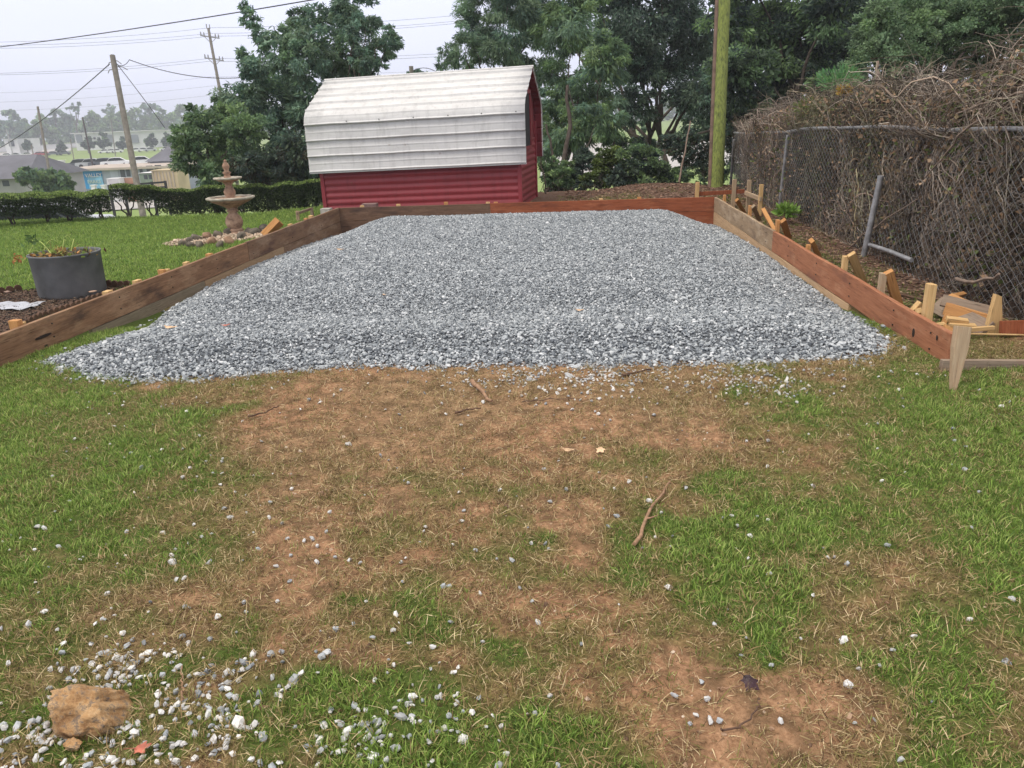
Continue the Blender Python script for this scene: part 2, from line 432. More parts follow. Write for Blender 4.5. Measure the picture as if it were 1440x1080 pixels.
_ICO = None
def ico():
    import bmesh
    global _ICO
    if _ICO is None:
        bm = bmesh.new(); bmesh.ops.create_icosphere(bm, subdivisions=1, radius=1)
        _ICO = (np.array([v.co[:] for v in bm.verts]), np.array([[v.index for v in f.verts] for f in bm.faces])); bm.free()
    return _ICO
def stone_np(seed, flat=.65):
    r = np.random.default_rng(seed); V, F = ico(); V = V.copy()
    # cut by random planes -> angular crushed stone
    for _ in range(7):
        d = r.normal(size=3); d /= np.linalg.norm(d); h = r.uniform(.45, .8); s = V@d
        V = V-np.outer(np.clip(s-h, 0, None), d)
    V = V*np.array([r.uniform(.9, 1.3), r.uniform(.65, .95), flat*r.uniform(.75, 1.1)])+r.normal(size=V.shape)*.03
    return V, F
def proto(V, F, mat, cols=None):
    me = bpy.data.meshes.new('piece'); me.from_pydata(V.tolist(), [], F.tolist()); me.update(); me.materials.append(mat)
    if cols is not None:
        a = me.color_attributes.new('Col', 'FLOAT_COLOR', 'POINT'); c = np.ones((len(V), 4), np.float32); c[:, :3] = cols; a.data.foreach_set('color', c.ravel())
    return bpy.data.objects.new('piece', me)

def stone_mat(name, stops, sc=30):
    m, t, b = new_mat(name); oi = n_(t, 'ShaderNodeObjectInfo')
    c = ramp(t, oi.outputs['Random'], stops); f = noise(t, objc(t), 1.6, 4)
    c = mixc(t, 1.0, c, ramp(t, f, [(.3, .72), (.7, 1.15)]), 'MULTIPLY')
    t.links.new(c, b.inputs['Base Color']); b.inputs['Roughness'].default_value = .75; b.inputs['Specular IOR Level'].default_value = .3
    return m
ST = stone_mat('crushed_granite', [(0, (.085, .095, .11)), (.2, (.19, .21, .23)), (.48, (.31, .335, .355)), (.76, (.42, .445, .46)), (.95, (.54, .56, .575)), (1, (.72, .73, .74))])
STL = stone_mat('loose_granite', [(0, (.20, .22, .24)), (.3, (.38, .39, .40)), (.6, (.55, .54, .53)), (1, (.76, .74, .71))])

# gravel outline on the ground (photo points turned into ground points)
OUT = [(60, 515, 'g'), (118, 494, 'g'), (180, 466, 'g'), (226, 437, 'L')]
def loops():
    P = []
    for px, py in ((66, 514), (110, 496), (168, 472), (212, 449), (240, 428)): q = at_z(px, py, -.06); P.append(q[:2])
    P += [np.array([XL+.12, 8.0]), np.array([XL, 9.0]), np.array([XL, YB]), np.array([XR, YB]), np.array([XR, 7.0])]
    for px, py in ((1215, 452), (1250, 480), (1236, 500), (1150, 507), (1050, 511), (930, 512), (800, 519), (700, 514), (600, 519), (520, 515), (420, 521), (300, 530), (200, 530), (120, 524)):
        q = at_z(px, py, -.0); P.append(q[:2])
    return np.array(P)
OUTL = loops()
def sdist(x, y, poly=OUTL):
    """signed distance, positive inside"""
    P = poly; Q = np.roll(P, -1, 0); d = np.full(x.shape, 1e9); ins = np.zeros(x.shape, bool)
    for (ax, ay), (bx, by) in zip(P, Q):
        ex, ey = bx-ax, by-ay; tt = np.clip(((x-ax)*ex+(y-ay)*ey)/(ex*ex+ey*ey), 0, 1)
        d = np.minimum(d, np.hypot(x-ax-tt*ex, y-ay-tt*ey))
        c = ((ay > y) != (by > y)) & (x < (bx-ax)*(y-ay)/(by-ay+1e-12)+ax); ins ^= c
    return np.where(ins, d, -d)
def grav(x, y):
    """gravel surface height"""
    top = 0.035+0.03*(fbm(x*.9, y*.9, 91)-.5)
    ez = np.interp(y, [7, 8.5, 10, 12, 14.1], [-.12, -.12, -.12, -.17, -.26])
    dl = x-XL; dr = XR-x; db = YB-y
    ds = np.minimum(dl, dr); k = sm(0, 1.0+.0*y, ds)
    side = ez*(1-k)+top*k
    back = np.where(db < .8, -.02*(1-sm(0, .8, db)), 0)*1.0
    side = side+back
    front = .062*sm(.20, .62, sdist(x, y)+.12*(fbm(x*1.2, y*1.2, 14)-.5))-.025*sm(.75, 1.6, sdist(x, y))+.006
    fr = sm(7.4, 6.4, y)
    g = gz(x, y)
    d = sdist(x, y)
    fz = g+np.clip(d, 0, .3)*.12+front*sm(-.05, .3, d)
    return fz*fr+side*(1-fr)
# bed under the stones
ax_ = np.arange(-4.4, 2.38, .06); ay_ = np.arange(4.9, 14.12, .06)
AXX, AYY = np.meshgrid(ax_, ay_); xx, yy = AXX.ravel(), AYY.ravel()
dd = sdist(xx, yy); zz = np.where(dd > .06, grav(xx, yy)-.008, gz(xx, yy)-.05)
I = np.arange(len(xx)).reshape(AXX.shape); FQ = np.stack([I[:-1, :-1], I[:-1, 1:], I[1:, 1:], I[1:, :-1]], -1).reshape(-1, 4)
FQ = FQ[(dd[FQ] > -.2).all(1)]
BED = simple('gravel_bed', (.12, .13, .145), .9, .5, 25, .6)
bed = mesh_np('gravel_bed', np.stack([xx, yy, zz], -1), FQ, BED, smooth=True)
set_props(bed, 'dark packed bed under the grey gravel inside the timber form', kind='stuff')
n = 300000
x = RNG.uniform(-4.5, 2.36, n); y = RNG.uniform(4.7, 14.08, n); d = sdist(x, y)
edge = d+.10*(fbm(x*7, y*7, 8)-.5)*2
keep = ((edge > -.015) | ((edge > -.2) & (RNG.random(n) < .17*(1+edge/.2)**1.5))) & (x > XL+.02)
x, y, d = x[keep], y[keep], d[keep]
s = .0080*RNG.lognormal(0, .36, len(x))*np.where(RNG.random(len(x)) < .04, 1.45, 1)*(1+.15*(d < .3))
z = np.where(d > 0, grav(x, y), gz(x, y))+RNG.uniform(-.006, .010, len(x))
protos = [proto(*stone_np(i), ST) for i in range(8)]
scatter('gravel', np.stack([x, y, z], -1), RNG.uniform(-.7, .7, (len(x), 3))+np.stack([0*x, 0*x, RNG.uniform(0, 6.28, len(x))], -1), s*1.25, protos,
        'grey crushed stone gravel spread inside the timber form')

# grass: clumps of blades
def tuft(seed, nb, h, spread, lean, colset, wid):
    r = np.random.default_rng(seed); V = []; F = []; Cc = []
    for i in range(nb):
        a = r.uniform(0, 2*pi); rr = spread*sqrt(r.random()); bx, by = rr*cos(a), rr*sin(a)
        a2 = a+r.normal()*.9; ln = lean*r.uniform(.3, 1.3); hh = h*r.uniform(.55, 1.15); wd = wid*r.uniform(.7, 1.2)
        px_, py_ = -sin(a2+r.normal()*.6), cos(a2+r.normal()*.6)
        c = np.array(colset[r.integers(len(colset))])*r.uniform(.75, 1.25)
        k = len(V)
        for j, (tt, ww) in enumerate(((0, 1), (.55, .8), (1, .08))):
            off = ln*hh*tt**1.7; zz_ = hh*(tt-.25*ln*tt*tt)
            for sg in (-1, 1):
                V.append((bx+cos(a2)*off+sg*px_*wd*ww/2, by+sin(a2)*off+sg*py_*wd*ww/2, zz_-.004)); Cc.append(c*(1 if tt > 0 else .8))
        F += [(k, k+1, k+3, k+2), (k+2, k+3, k+5, k+4)]
    return np.array(V), np.array(F), np.array(Cc)
GREEN = [(.15, .25, .045), (.20, .31, .055), (.26, .36, .08), (.34, .41, .12), (.10, .18, .04)]
OLIVE = [(.16, .20, .04), (.24, .25, .07), (.10, .15, .03), (.36, .32, .13), (.26, .19, .09), (.12, .18, .03)]
STRAW = [(.40, .29, .15), (.26, .18, .09), (.52, .40, .22), (.15, .10, .05), (.62, .50, .30), (.10, .065, .035), (.20, .17, .06)]
GM = leafmat('grass_blade', trans=.3, rough=.6, spec=.25)
SM_ = leafmat('straw_blade', trans=.1, rough=.8, spec=.15)
def mk_tufts(base, n, nb, h, sp_, ln, cs, wd, mat):
    o = []
    for i in range(n):
        V, Fq, C_ = tuft(base+i, nb, h, sp_, ln, cs, wd); o.append(proto(V, Fq, mat, C_))
    return o
def zscat(name, x, y, s, protos, label, tilt=.15, dz=0, zf=gz):
    n = len(x); z = zf(x, y)+dz
    R_ = np.stack([RNG.normal(0, tilt, n), RNG.normal(0, tilt, n), RNG.uniform(0, 6.28, n)], -1)
    return scatter(name, np.stack([x, y, z], -1), R_, s, protos, label)
def in_near(x, y):
    return (y < 4.9) | (sdist(x, y) < -.02) & (y < 7.6) & (x > XL+.03) & (x < XR-.03) | ((x > XR+.08) & (y > 4.5)) | ((y < 5.3) & (x < -3.4))
n = 105000
x = RNG.uniform(-4.9, 4.4, n); y = 1.15+RNG.random(n)**1.15*5.6; ok = in_near(x, y) & (sdist(x, y) < .0) & ~((np.abs(x-XL+.02) < .06) & (y > 4.2)) & ~((np.abs(x-XR-.02) < .06) & (y > 4.9)) & ~((x < XL) & (y > 5.15))
x, y = x[ok], y[ok]; bb = bare(x, y); pr = np.clip(np.interp(bb, [0, .35, .6, .8, .95, 1], [1, 1, .6, .22, .02, .0]), 0, 1)
worn = np.clip(bb*2.1+.16+.9*(fbm(x*2.2, y*2.2, 66)-.5), 0, 1)
u = RNG.random(len(x)); kp = u < pr
x, y, worn = x[kp], y[kp], worn[kp]; lush = RNG.random(len(x)) > worn*.85
sc = RNG.uniform(.6, 1.15, len(x))*(1.02-.35*worn)*(.8+.4*fbm(x*1.4, y*1.4, 19))
zscat('lawn_grass', x[lush], y[lush], sc[lush], mk_tufts(100, 7, 8, .042, .03, .75, GREEN, .0042, GM), 'green mown grass blades of the near lawn around the worn patch', .2)
zscat('worn_grass', x[~lush], y[~lush], sc[~lush], mk_tufts(200, 7, 8, .032, .03, 1.1, OLIVE, .004, GM), 'olive and yellowing trampled grass of the near lawn', .25)
# thatch / straw
n = 170000
x = RNG.uniform(-4.3, 3.6, n); y = 1.15+RNG.random(n)**1.1*4.4; ok = in_near(x, y) & (sdist(x, y) < -.03) & ~((x < XL+.05) & (y > 4.9)); x, y = x[ok], y[ok]
bb = bare(x, y); pr = np.clip(np.where(bb < .8, .12+1.0*bb, .92-2.6*(bb-.8)), 0.04, 1)*np.clip(.15+1.5*fbm(x*2.6, y*2.6, 87), 0, 1); kp = RNG.random(len(x)) < pr; x, y = x[kp], y[kp]
zscat('dry_thatch', x, y, RNG.uniform(.5, 1.1, len(x)), mk_tufts(300, 9, 6, .021, .03, 2.6, STRAW, .0032, SM_), 'dry straw coloured thatch lying over the worn soil', .5, .004)
# side lawn on the left: coarser tufts, and under the fence
n = 52000
x = RNG.uniform(-17, XL-.08, n); y = 4.9+RNG.random(n)**1.2*13.6; ok = ~inside(x, y, BEDP)
ok &= np.hypot(x+6.1, y-13.0) > .95
x, y = x[ok], y[ok]
zscat('side_lawn_grass', x, y, RNG.uniform(.8, 1.3, len(x))*(1+.03*(y-5)), mk_tufts(400, 6, 9, .042, .055, .8, [tuple(np.array(c)*1.12) for c in GREEN], .006, GM), 'bright green mown grass of the side lawn by the fountain', .15)
n = 9000
x = RNG.uniform(XR+.1, 3.7, n); y = RNG.uniform(6, 19, n); bb = bare(x, y); kp = RNG.random(n) < .5-.75*(bb-.35)
x2 = RNG.uniform(-.5, 3.4, 6000); y2 = RNG.uniform(YB+.2, 17.4, 6000); k2 = RNG.random(6000) < np.clip(1.1-1.3*bare(x2, y2), 0, .8)
x, y = np.concatenate([x[kp], x2[k2]]), np.concatenate([y[kp], y2[k2]])
zscat('fence_strip_grass', x, y, RNG.uniform(.8, 1.3, len(x)), mk_tufts(500, 5, 8, .035, .05, 1.1, OLIVE+GREEN[:2], .006, GM), 'sparse mossy grass on the strip beside the wire fence', .2)
# leaf litter on the strip by the fence
def litter_np(n, xr, yr, cols, size, lift=.012):
    x = RNG.uniform(*xr, n); y = RNG.uniform(*yr, n); z = gz(x, y)+lift*RNG.random(n)
    D = RNG.normal(size=(n, 3)); D[:, 2] *= .25
    V, F_ = leaf_np(np.stack([x, y, z], -1), D, size*RNG.uniform(.6, 1.3, n), size*.6*RNG.uniform(.6, 1.2, n), RNG)
    # flatten towards the ground
    zc = np.repeat(z, 4); V[:, 2] = zc+(V[:, 2]-zc)*.35+.004
    C_ = np.array(cols)[RNG.integers(len(cols), size=n)]*RNG.uniform(.7, 1.25, (n, 1))
    return V, F_, np.repeat(C_, 4, 0)
LC = [(.20, .11, .075), (.14, .08, .06), (.28, .17, .12), (.36, .25, .18), (.10, .06, .045)]
V1, F1, C1 = litter_np(9000, (2.75, 3.9), (6.2, 18), LC, .055)
V2, F2, C2 = litter_np(5000, (-.3, 3.6), (15.2, 18.5), LC, .07)
o = mesh_np('leaf_litter', np.concatenate([V1, V2]), np.concatenate([F1, F2+len(V1)]), LEAFD, cols=np.concatenate([C1, C2]))
set_props(o, 'brown fallen leaf litter along the foot of the wire fence', kind='stuff')
# small soil crumbs and chips
n = 9000
x = RNG.uniform(-3.6, 3.4, n); y = RNG.uniform(1.3, 5.2, n); bb = bare(x, y); kp = (RNG.random(n) < np.clip(bb-.35, 0, 1)*1.3) & (sdist(x, y) < 0); x, y = x[kp], y[kp]
CR = stone_mat('soil_crumb', [(0, (.12, .07, .045)), (.5, (.30, .18, .11)), (.85, (.45, .30, .2)), (1, (.6, .5, .4))])
zscat('soil_crumbs', x, y, .0055*RNG.lognormal(0, .45, len(x)), [proto(*stone_np(60+i), CR) for i in range(4)], 'small reddish soil crumbs and chips on the bare ground', .5)
n = 5200
x = RNG.uniform(-3.4, 2.6, n); y = RNG.uniform(1.3, 5.4, n)
sz = .10+.5*np.exp(-((x-.35)/1.0)**2-((y-4.65)/.35)**2)*1.9+.9*np.exp(-((x+1.15)/.38)**2-((y-1.85)/.22)**2)+.35*np.exp(-((x+.45)/.45)**2-((y-1.75)/.3)**2)+.22*np.exp(-((x+1.2)/1.0)**2-((y-2.9)/.7)**2)+.25*np.exp(-((x-1.3)/.35)**2-((y-4.5)/.4)**2)
sz += .35*(y > 4.2)*(x < 2)*(x > -2.8)*np.exp(-(4.95-y)/.22)
kp = (RNG.random(n) < sz*.62) & (sdist(x, y) < .02); x, y = x[kp], y[kp]
zscat('scattered_gravel', x, y, .0105*RNG.lognormal(0, .33, len(x)), [proto(*stone_np(80+i), STL) for i in range(6)], 'small gravel chips scattered over the grass and soil', .5, .008)

def spill(name, cx, cy, sx, sy, n, label, r=.0105):
    x = RNG.normal(cx, sx, n); y = RNG.normal(cy, sy, n); k = (y > 1.25) & (sdist(x, y) < -.01) & (np.hypot((x+1.45)/.15, (y-1.76)/.10) > 1) & (fbm(x*6, y*6, 53) > .42); x, y = x[k], y[k]
    zscat(name, x, y, r*RNG.lognormal(0, .32, len(x)), [proto(*stone_np(140+i+int(abs(cx)*10)), STL) for i in range(6)], label, .5, .007)
q1_, q2_, q3_ = at_z(215, 960), at_z(250, 1035), at_z(75, 1030)
spill('stone_spill', q1_[0], q1_[1], .17, .10, 260, 'dense spill of small pale stones behind the orange boulder')
spill('stone_spill', q2_[0], q2_[1], .15, .08, 170, 'dense spill of small pale stones right of the orange boulder')
spill('stone_spill', q3_[0], q3_[1], .12, .10, 140, 'dense spill of small pale stones left of the orange boulder')
q1_ = at_z(530, 1030); spill('stone_spill', q1_[0], q1_[1], .13, .08, 110, 'patch of small stones in the grass at the bottom middle')
q1_ = at_z(790, 532); spill('stone_spill', q1_[0], q1_[1], .42, .13, 560, 'thin spill of gravel in front of the middle of the pad', .0095)
q1_ = at_z(1070, 535); spill('stone_spill', q1_[0], q1_[1], .22, .15, 260, 'thin spill of gravel in front of the right end of the pad', .0095)
# =================================================================== TIMBER FORM
W_LEFT = wood('weathered_brown_board', (.13, .066, .035), (.36, .205, .115), (.50, .34, .21), .45, 1, dark=(.05, .032, .025), seed=3)
W_LEFT2 = wood('weathered_brown_board_far', (.13, .072, .042), (.27, .16, .095), (.42, .31, .22), .6, 1, dark=(.07, .035, .03), seed=11)
W_TAN = wood('tan_board', (.27, .17, .095), (.46, .32, .19), (.22, .16, .11), .35, 1, seed=5)
W_GREYB = wood('grey_board', (.17, .135, .09), (.30, .24, .165), (.13, .12, .08), .4, 1, seed=6)
W_BACKD = wood('dark_back_board', (.10, .055, .035), (.21, .125, .08), (.30, .2, .14), .35, 0, dark=(.05, .03, .025), seed=8)
W_BACKR = wood('red_stained_back_board', (.20, .055, .025), (.38, .12, .055), (.50, .20, .10), .4, 0, dark=(.11, .035, .02), seed=9)
W_RED = wood('red_stained_board', (.26, .10, .05), (.46, .20, .105), (.58, .36, .22), .35, 1, dark=(.19, .08, .05), seed=2)
W_GTAN = wood('plaster_stained_board', (.24, .165, .10), (.42, .30, .19), (.66, .54, .40), .5, 1, dark=(.15, .10, .07), seed=14)
W_TAN2 = wood('pale_lower_board', (.42, .26, .14), (.62, .43, .26), (.66, .46, .27), .5, 1, seed=21)
W_END = simple('knot_hole', (.03, .02, .015), .95, .3, 20, 0)

form = empty('timber_form', (-1.0, 9.5, 0), 'rectangular form of old brown and orange stained boards around the grey gravel', 'formwork')
TZ = .2
def board_y(x0, y0, y1, z0, z1, mat, sag=0, t=.038, label=None):
    m = MB(); n = 8; ys = np.linspace(y0, y1, n+1)
    V = []; wob = [0.006*sin(a*1.7+x0) for a in range(n+1)]
    for i, yy_ in enumerate(ys):
        for (dx, dz) in ((0, z0), (t, z0), (t, z1), (0, z1)): V.append((x0+dx+wob[i]*.6, yy_, dz+wob[i]*.5))
    F_ = [(i*4+k, i*4+(k+1) % 4, i*4+4+(k+1) % 4, i*4+4+k) for i in range(n) for k in range(4)]+[(3, 2, 1, 0), tuple(n*4+k for k in range(4))]
    m.add(V, F_); o = m.build('board', mat, form)
    bv = o.modifiers.new('bevel', 'BEVEL'); bv.width = .003; bv.segments = 1; bv.limit_method = 'ANGLE'
    if label: o['label'] = label
    return o
def board_x(y0, x0, x1, z0, z1, mat, t=.038, label=None):
    m = MB(); m.box(((x0+x1)/2, y0+t/2, (z0+z1)/2), (x1-x0, t, z1-z0), None, .003); o = m.build('board', mat, form)
    if label: o['label'] = label
    return o
zl = TZ-.245
board_y(XL-.038, 3.6, 9.93, zl, TZ, W_LEFT, label='long dark brown weathered board nearest on the left')
board_y(XL-.038, 9.938, YB, zl, TZ+.003, W_LEFT2, label='brown board at the back of the left side')
board_y(XL-.041, 6.4, 8.62, zl-.235, zl-.006, W_GREYB); board_y(XL-.041, 8.628, 11.2, zl-.235, zl-.006, W_TAN); board_y(XL-.041, 11.208, YB, zl-.235, zl-.006, W_LEFT2)
xs_ = float(at_y(689, 286, YB)[0])
board_x(YB, XL-.04, xs_-.003, TZ-.235, TZ, W_BACKD, label='dark brown board across the back')
board_x(YB, xs_+.003, XR+.04, TZ-.235, TZ+.004, W_BACKR, label='rust red board across the back')
board_x(YB+.003, XL-.04, xs_-.6, TZ-.47, TZ-.24, W_BACKD); board_x(YB+.003, xs_-.594, XR+.04, TZ-.47, TZ-.24, W_BACKR)
ysp = float(at_x(1087, 325, XR)[1])
board_y(XR, 4.99, ysp-.003, zl, TZ, W_RED, label='orange stained board nearest on the right')
board_y(XR, ysp+.003, YB-.004, zl, TZ+.003, W_GTAN, label='grey and tan board with pale plaster patches')
board_y(XR+.002, 6.9, 10.3, zl-.235, zl-.006, W_TAN2); board_y(XR+.002, 10.308, YB-.004, zl-.235, zl-.006, W_TAN2)
for (px, py, r) in ((1285, 468, .016), (1318, 475, .009)):
    q = at_x(px, py, XR); m = MB(); V = []
    m.lathe((0, 0, 0), [(r*1.5, -.0005), (r, .001), (r*.3, .0015)], 10)
    m.v = [(XR-.0015-v[2]-.002, q[1]+v[0]*1.0, q[2]+v[1]*1.4) for v in m.v]; m.build('knot', W_END, form)
for (px, py) in ((60, 473), (64, 486)):
    q = at_x(px, py, XL); m = MB(); m.lathe((0, 0, 0), [(.03, -.0005), (.02, .001), (.004, .0015)], 10)
    k = 1.6 if py < 480 else .35
    m.v = [(XL+.004+v[2]+.003, q[1]+v[0]*2.3*k, q[2]+v[1]*.45*(1 if k > 1 else .6)) for v in m.v]; m.build('knot', W_END, form)

NAIL = simple('nail_head', (.05, .045, .04), .5, .2, 5, 0, .6)
for yy_ in (5.25, 5.9, 6.9, 7.9, 9.0, 10.1, 11.6, 13.0):
    for dz in (-.06, -.17):
        for xw, sg in ((XR, -1), (XL, 1)):
            m = MB(); m.box((xw+sg*.007, yy_+dz*.1, TZ+dz), (.006, .011, .011)); m.build('nail', NAIL, form)
# ------------------------------------------------------------------ stakes and scrap timber
FRESH = wood('fresh_pine', (.50, .30, .12), (.72, .50, .25), (.60, .36, .17), .4, 2, seed=1)
ORNG = wood('orange_pine', (.42, .19, .07), (.62, .33, .13), (.55, .3, .13), .4, 2, seed=4)
OLDW = wood('old_stake_wood', (.34, .24, .15), (.52, .40, .27), (.36, .18, .09), .45, 2, seed=17)
GREYW = wood('grey_batten_wood', (.20, .15, .11), (.36, .28, .21), (.24, .12, .07), .5, 2, seed=23)
def plank(name, a, b, w_, t, mat, label, cat, side=(1, 0, 0), group=None, point=0.0, roll=None, bev=.0025, top_cut=0.0, wtop=None):
    """board from a (bottom) to b (top), its length along local Z; optionally sharpened at the bottom"""
    a = np.array(a, float); b = np.array(b, float); z = b-a; L = np.linalg.norm(z); z /= L
    x = np.array(side, float); x -= z*x.dot(z); x /= np.linalg.norm(x); y = np.cross(z, x)
    m = MB()
    if point > 0:
        wt = wtop or w_
        V = [(-.003, -t/2, 0), (.003, -t/2, 0), (.003, t/2, 0), (-.003, t/2, 0)]
        V += [(-w_/2, -t/2, point), (w_/2, -t/2, point), (w_/2, t/2, point), (-w_/2, t/2, point)]
        V += [(-wt/2, -t/2, L), (wt/2, -t/2, L+top_cut), (wt/2, t/2, L+top_cut), (-wt/2, t/2, L)]
        F_ = [(3, 2, 1, 0), (8, 9, 10, 11)]+[(j*4+k, j*4+(k+1) % 4, j*4+4+(k+1) % 4, j*4+4+k) for j in (0, 1) for k in range(4)]
        m.add(V, F_)
    else:
        m.box((0, 0, L/2), (w_, t, L), None, bev)
    o = m.build(name, mat)
    if point > 0:
        bv = o.modifiers.new('bevel', 'BEVEL'); bv.width = .002; bv.segments = 1; bv.limit_method = 'ANGLE'
    o.matrix_world = Matrix(((x[0], y[0], z[0], a[0]), (x[1], y[1], z[1], a[1]), (x[2], y[2], z[2], a[2]), (0, 0, 0, 1)))
    return set_props(o, label, cat, group)
SG = 'stakes and braces holding the right side of the form'
# (top px, x plane of the top, bottom px, x plane of the bottom, w, t, mat, kind, label)
def rs(name, tp, xt, bp, xb, w_, t, mat, label, cat='stake', side=(0, 1, 0), g=SG):
    T = at_x(*tp, xt); Bt = at_x(*bp, xb)
    if Bt[2] < g1(Bt[0], Bt[1])-.12:
        k = (g1(Bt[0], Bt[1])-.12-Bt[2])/(T[2]-Bt[2]); Bt = Bt+(T-Bt)*k
    return plank(name, Bt, T, w_, t, mat, label, cat, side, g)
X1 = XR+.062
def post_at(tp, xt, **k):
    T = at_x(*tp, xt); return T
def vstake(tp, xt, w_, t, mat, label, lean=(0, 0), g=SG, cat='stake', side=(0, 1, 0), depth=.25):
    T = at_x(*tp, xt); Bt = np.array([T[0]+lean[0], T[1]+lean[1], g1(T[0], T[1])-.12])
    return plank('stake', Bt, T, w_, t, mat, label, cat, side, g)
vstake((1310, 399), X1+.03, .089, .045, FRESH, 'stout pale pine stake standing up behind the near right board', (-.01, -.02))
vstake((1242, 384), X1+.0, .07, .04, OLDW, 'short stake against the right board, left of a dark orange brace')
rs('brace', (1249, 382), X1+.03, (1264, 432), X1+.20, .045, .07, ORNG, 'dark orange brace leaning away from the right board', 'brace')
vstake((1189, 360), X1, .07, .04, FRESH, 'short pale stake at the middle of the right board')
rs('brace', (1197, 357), X1+.03, (1214, 398), X1+.24, .038, .07, FRESH, 'pale yellow brace splaying out from the middle of the right board', 'brace')
vstake((1137, 344), X1, .06, .04, ORNG, 'stake end just showing over the right board beside a gold brace')
rs('brace', (1141, 338), X1+.03, (1152, 362), X1+.2, .06, .045, ORNG, 'short gold brown brace over mossy soil', 'brace')
vstake((1094, 309), X1, .08, .04, ORNG, 'orange stake forming the left leg of a peaked pair')
rs('brace', (1101, 310), X1+.03, (1109, 335), X1+.24, .04, .07, ORNG, 'orange brace forming the right leg of a peaked pair', 'brace')
rs('brace', (1073, 294), X1+.02, (1091, 327), X1+.12, .04, .05, ORNG, 'long thin orange brace leaning right near the leafy seedling', 'brace')
vstake((1055, 289), X1, .07, .04, ORNG, 'squat orange stake behind the plaster stained board')
rs('brace', (1059, 290), X1+.03, (1068, 310), X1+.3, .035, .06, OLDW, 'greyish brace beside the squat orange stake', 'brace')
rs('brace', (1036, 281), X1+.03, (1047, 300), X1+.3, .04, .06, ORNG, 'small orange brace near the far right corner', 'brace')
vstake((1019, 274), X1, .07, .04, ORNG, 'tiny stake end right at the far right corner')
# batter boards at the far right corner
def gstake(px, py, y_, w_, t, mat, label, g='tall thin stakes of the rear right batter boards', side=(1, 0, 0)):
    T = at_y(px, py, y_); return plank('stake', (T[0]-.005, T[1], g1(T[0], T[1])-.12), T, w_, t, mat, label, 'stake', side, g)
gstake(981, 256, 14.75, .07, .04, FRESH, 'leftmost thin stake standing behind the red back board')
gstake(1033, 252, 14.9, .075, .04, OLDW, 'thin upright stake in front of the mossy pole foot')
gstake(1054, 253, 14.2, .065, .04, OLDW, 'thin upright stake between two others by the wire fence')
gstake(1071, 259, 13.4, .065, .04, FRESH, 'rightmost thin upright stake by the wire fence')
a_, b_ = at_y(977, 273, 14.8), at_y(1047, 269, 14.95)
plank('batter_board', a_, b_, .07, .03, W_BACKR, 'thin red brown rail nailed across the rear stakes', 'rail', (0, 0, 1))
a_, b_ = at_y(1048, 271, 14.15), at_y(1070, 280, 13.35)
plank('batter_board', a_, b_, .07, .03, OLDW, 'short tan rail between the two rightmost thin stakes', 'rail', (0, 0, 1))
# near right corner
T = np.array([*at_z(1355, 459, .43)[:2], .43]); Bt = at_z(1339, 553, -.02)
T = at_y(1354, 459, Bt[1]+.10)
plank('stake', Bt+np.array([0, 0, -.05]), T, .09, .04, OLDW, 'large weathered stake at the near right end of the form', 'stake', (1, .15, 0), SG, point=.32)
a_ = at_z(1322, 519, .0); b_ = at_z(1500, 512, .0); a_[2] = .02; b_[2] = .02
b_ = at_y(1440, 515, a_[1]+.05); b_ = a_+(b_-a_)*1.5
plank('batter_board', a_, b_, .085, .04, GREYW, 'grey brown rail running right from the near stake', 'rail', (0, 0, 1))
# scrap heap
def scrap(pa, pb, za, zb, w_, t, mat, label, side=(0, 0, 1), name='scrap_board', cat='board', g='offcuts in the scrap heap', **k):
    A = at_z(*pa, za); B_ = at_z(*pb, zb); return plank(name, A, B_, w_, t, mat, label, cat, side, g, **k)
scrap((1402, 441), (1324, 422), .06, .13, .09, .04, GREYW, 'long grey brown plank lying on top of the scrap heap', (0, .5, 1))
scrap((1400, 455), (1330, 434), .04, .07, .10, .04, ORNG, 'long orange plank under the grey one in the scrap heap', (0, .4, 1))
scrap((1388, 464), (1316, 428), .02, .05, .14, .03, GREYW, 'wide brown plank low in the scrap heap', (.2, 1, .4))
scrap((1368, 432), (1334, 417), .02, .06, .07, .035, ORNG, 'orange offcut behind the scrap heap', (0, 1, .3))
scrap((1356, 413), (1336, 418), .02, .05, .04, .03, ORNG, 'thin curved orange sliver at the back of the scrap heap', (0, 1, .3))
scrap((1361, 452), (1331, 448), .08, .10, .045, .03, FRESH, 'pale block lying across the front of the scrap heap', (0, 1, .3))
scrap((1372, 459), (1334, 456), .05, .06, .06, .03, FRESH, 'yellow offcut under the pale block', (0, 1, .1))
scrap((1328, 457), (1313, 459), .05, .06, .04, .035, FRESH, 'small yellow block end at the left of the scrap heap', (0, 1, .3))
scrap((1345, 470), (1328, 462), .03, .08, .07, .035, ORNG, 'short orange block tipped beside the near stake', (0, 1, .5))
scrap((1326, 458), (1332, 442), .02, .10, .035, .03, ORNG, 'small orange stick leaning in the scrap heap', (1, 0, .3))
scrap((1300, 447), (1287, 430), .02, .14, .09, .04, FRESH, 'pale ended block tucked behind the near right board', (1, .5, 0))
scrap((1282, 444), (1292, 437), .03, .12, .05, .04, FRESH, 'tiny yellow block corner peeping over the near right board', (1, .5, 0))
scrap((1398, 461), (1352, 464), .05, .05, .03, .03, FRESH, 'thin yellow lath at the foot of the pointed stake', (0, 1, 0))
scrap((1352, 469), (1440, 471), .02, .02, .012, .01, FRESH, 'hair thin pale strip on the grass beside the heap', (0, 1, 0))
scrap((1407, 461), (1470, 459), .05, .05, .10, .04, W_BACKR, 'dark red board lying right of the pointed stake', (0, .2, 1))
scrap((1425, 454), (1409, 448), .02, .09, .02, .01, FRESH, 'thin light splinter right of the pointed stake', (0, 1, 0))
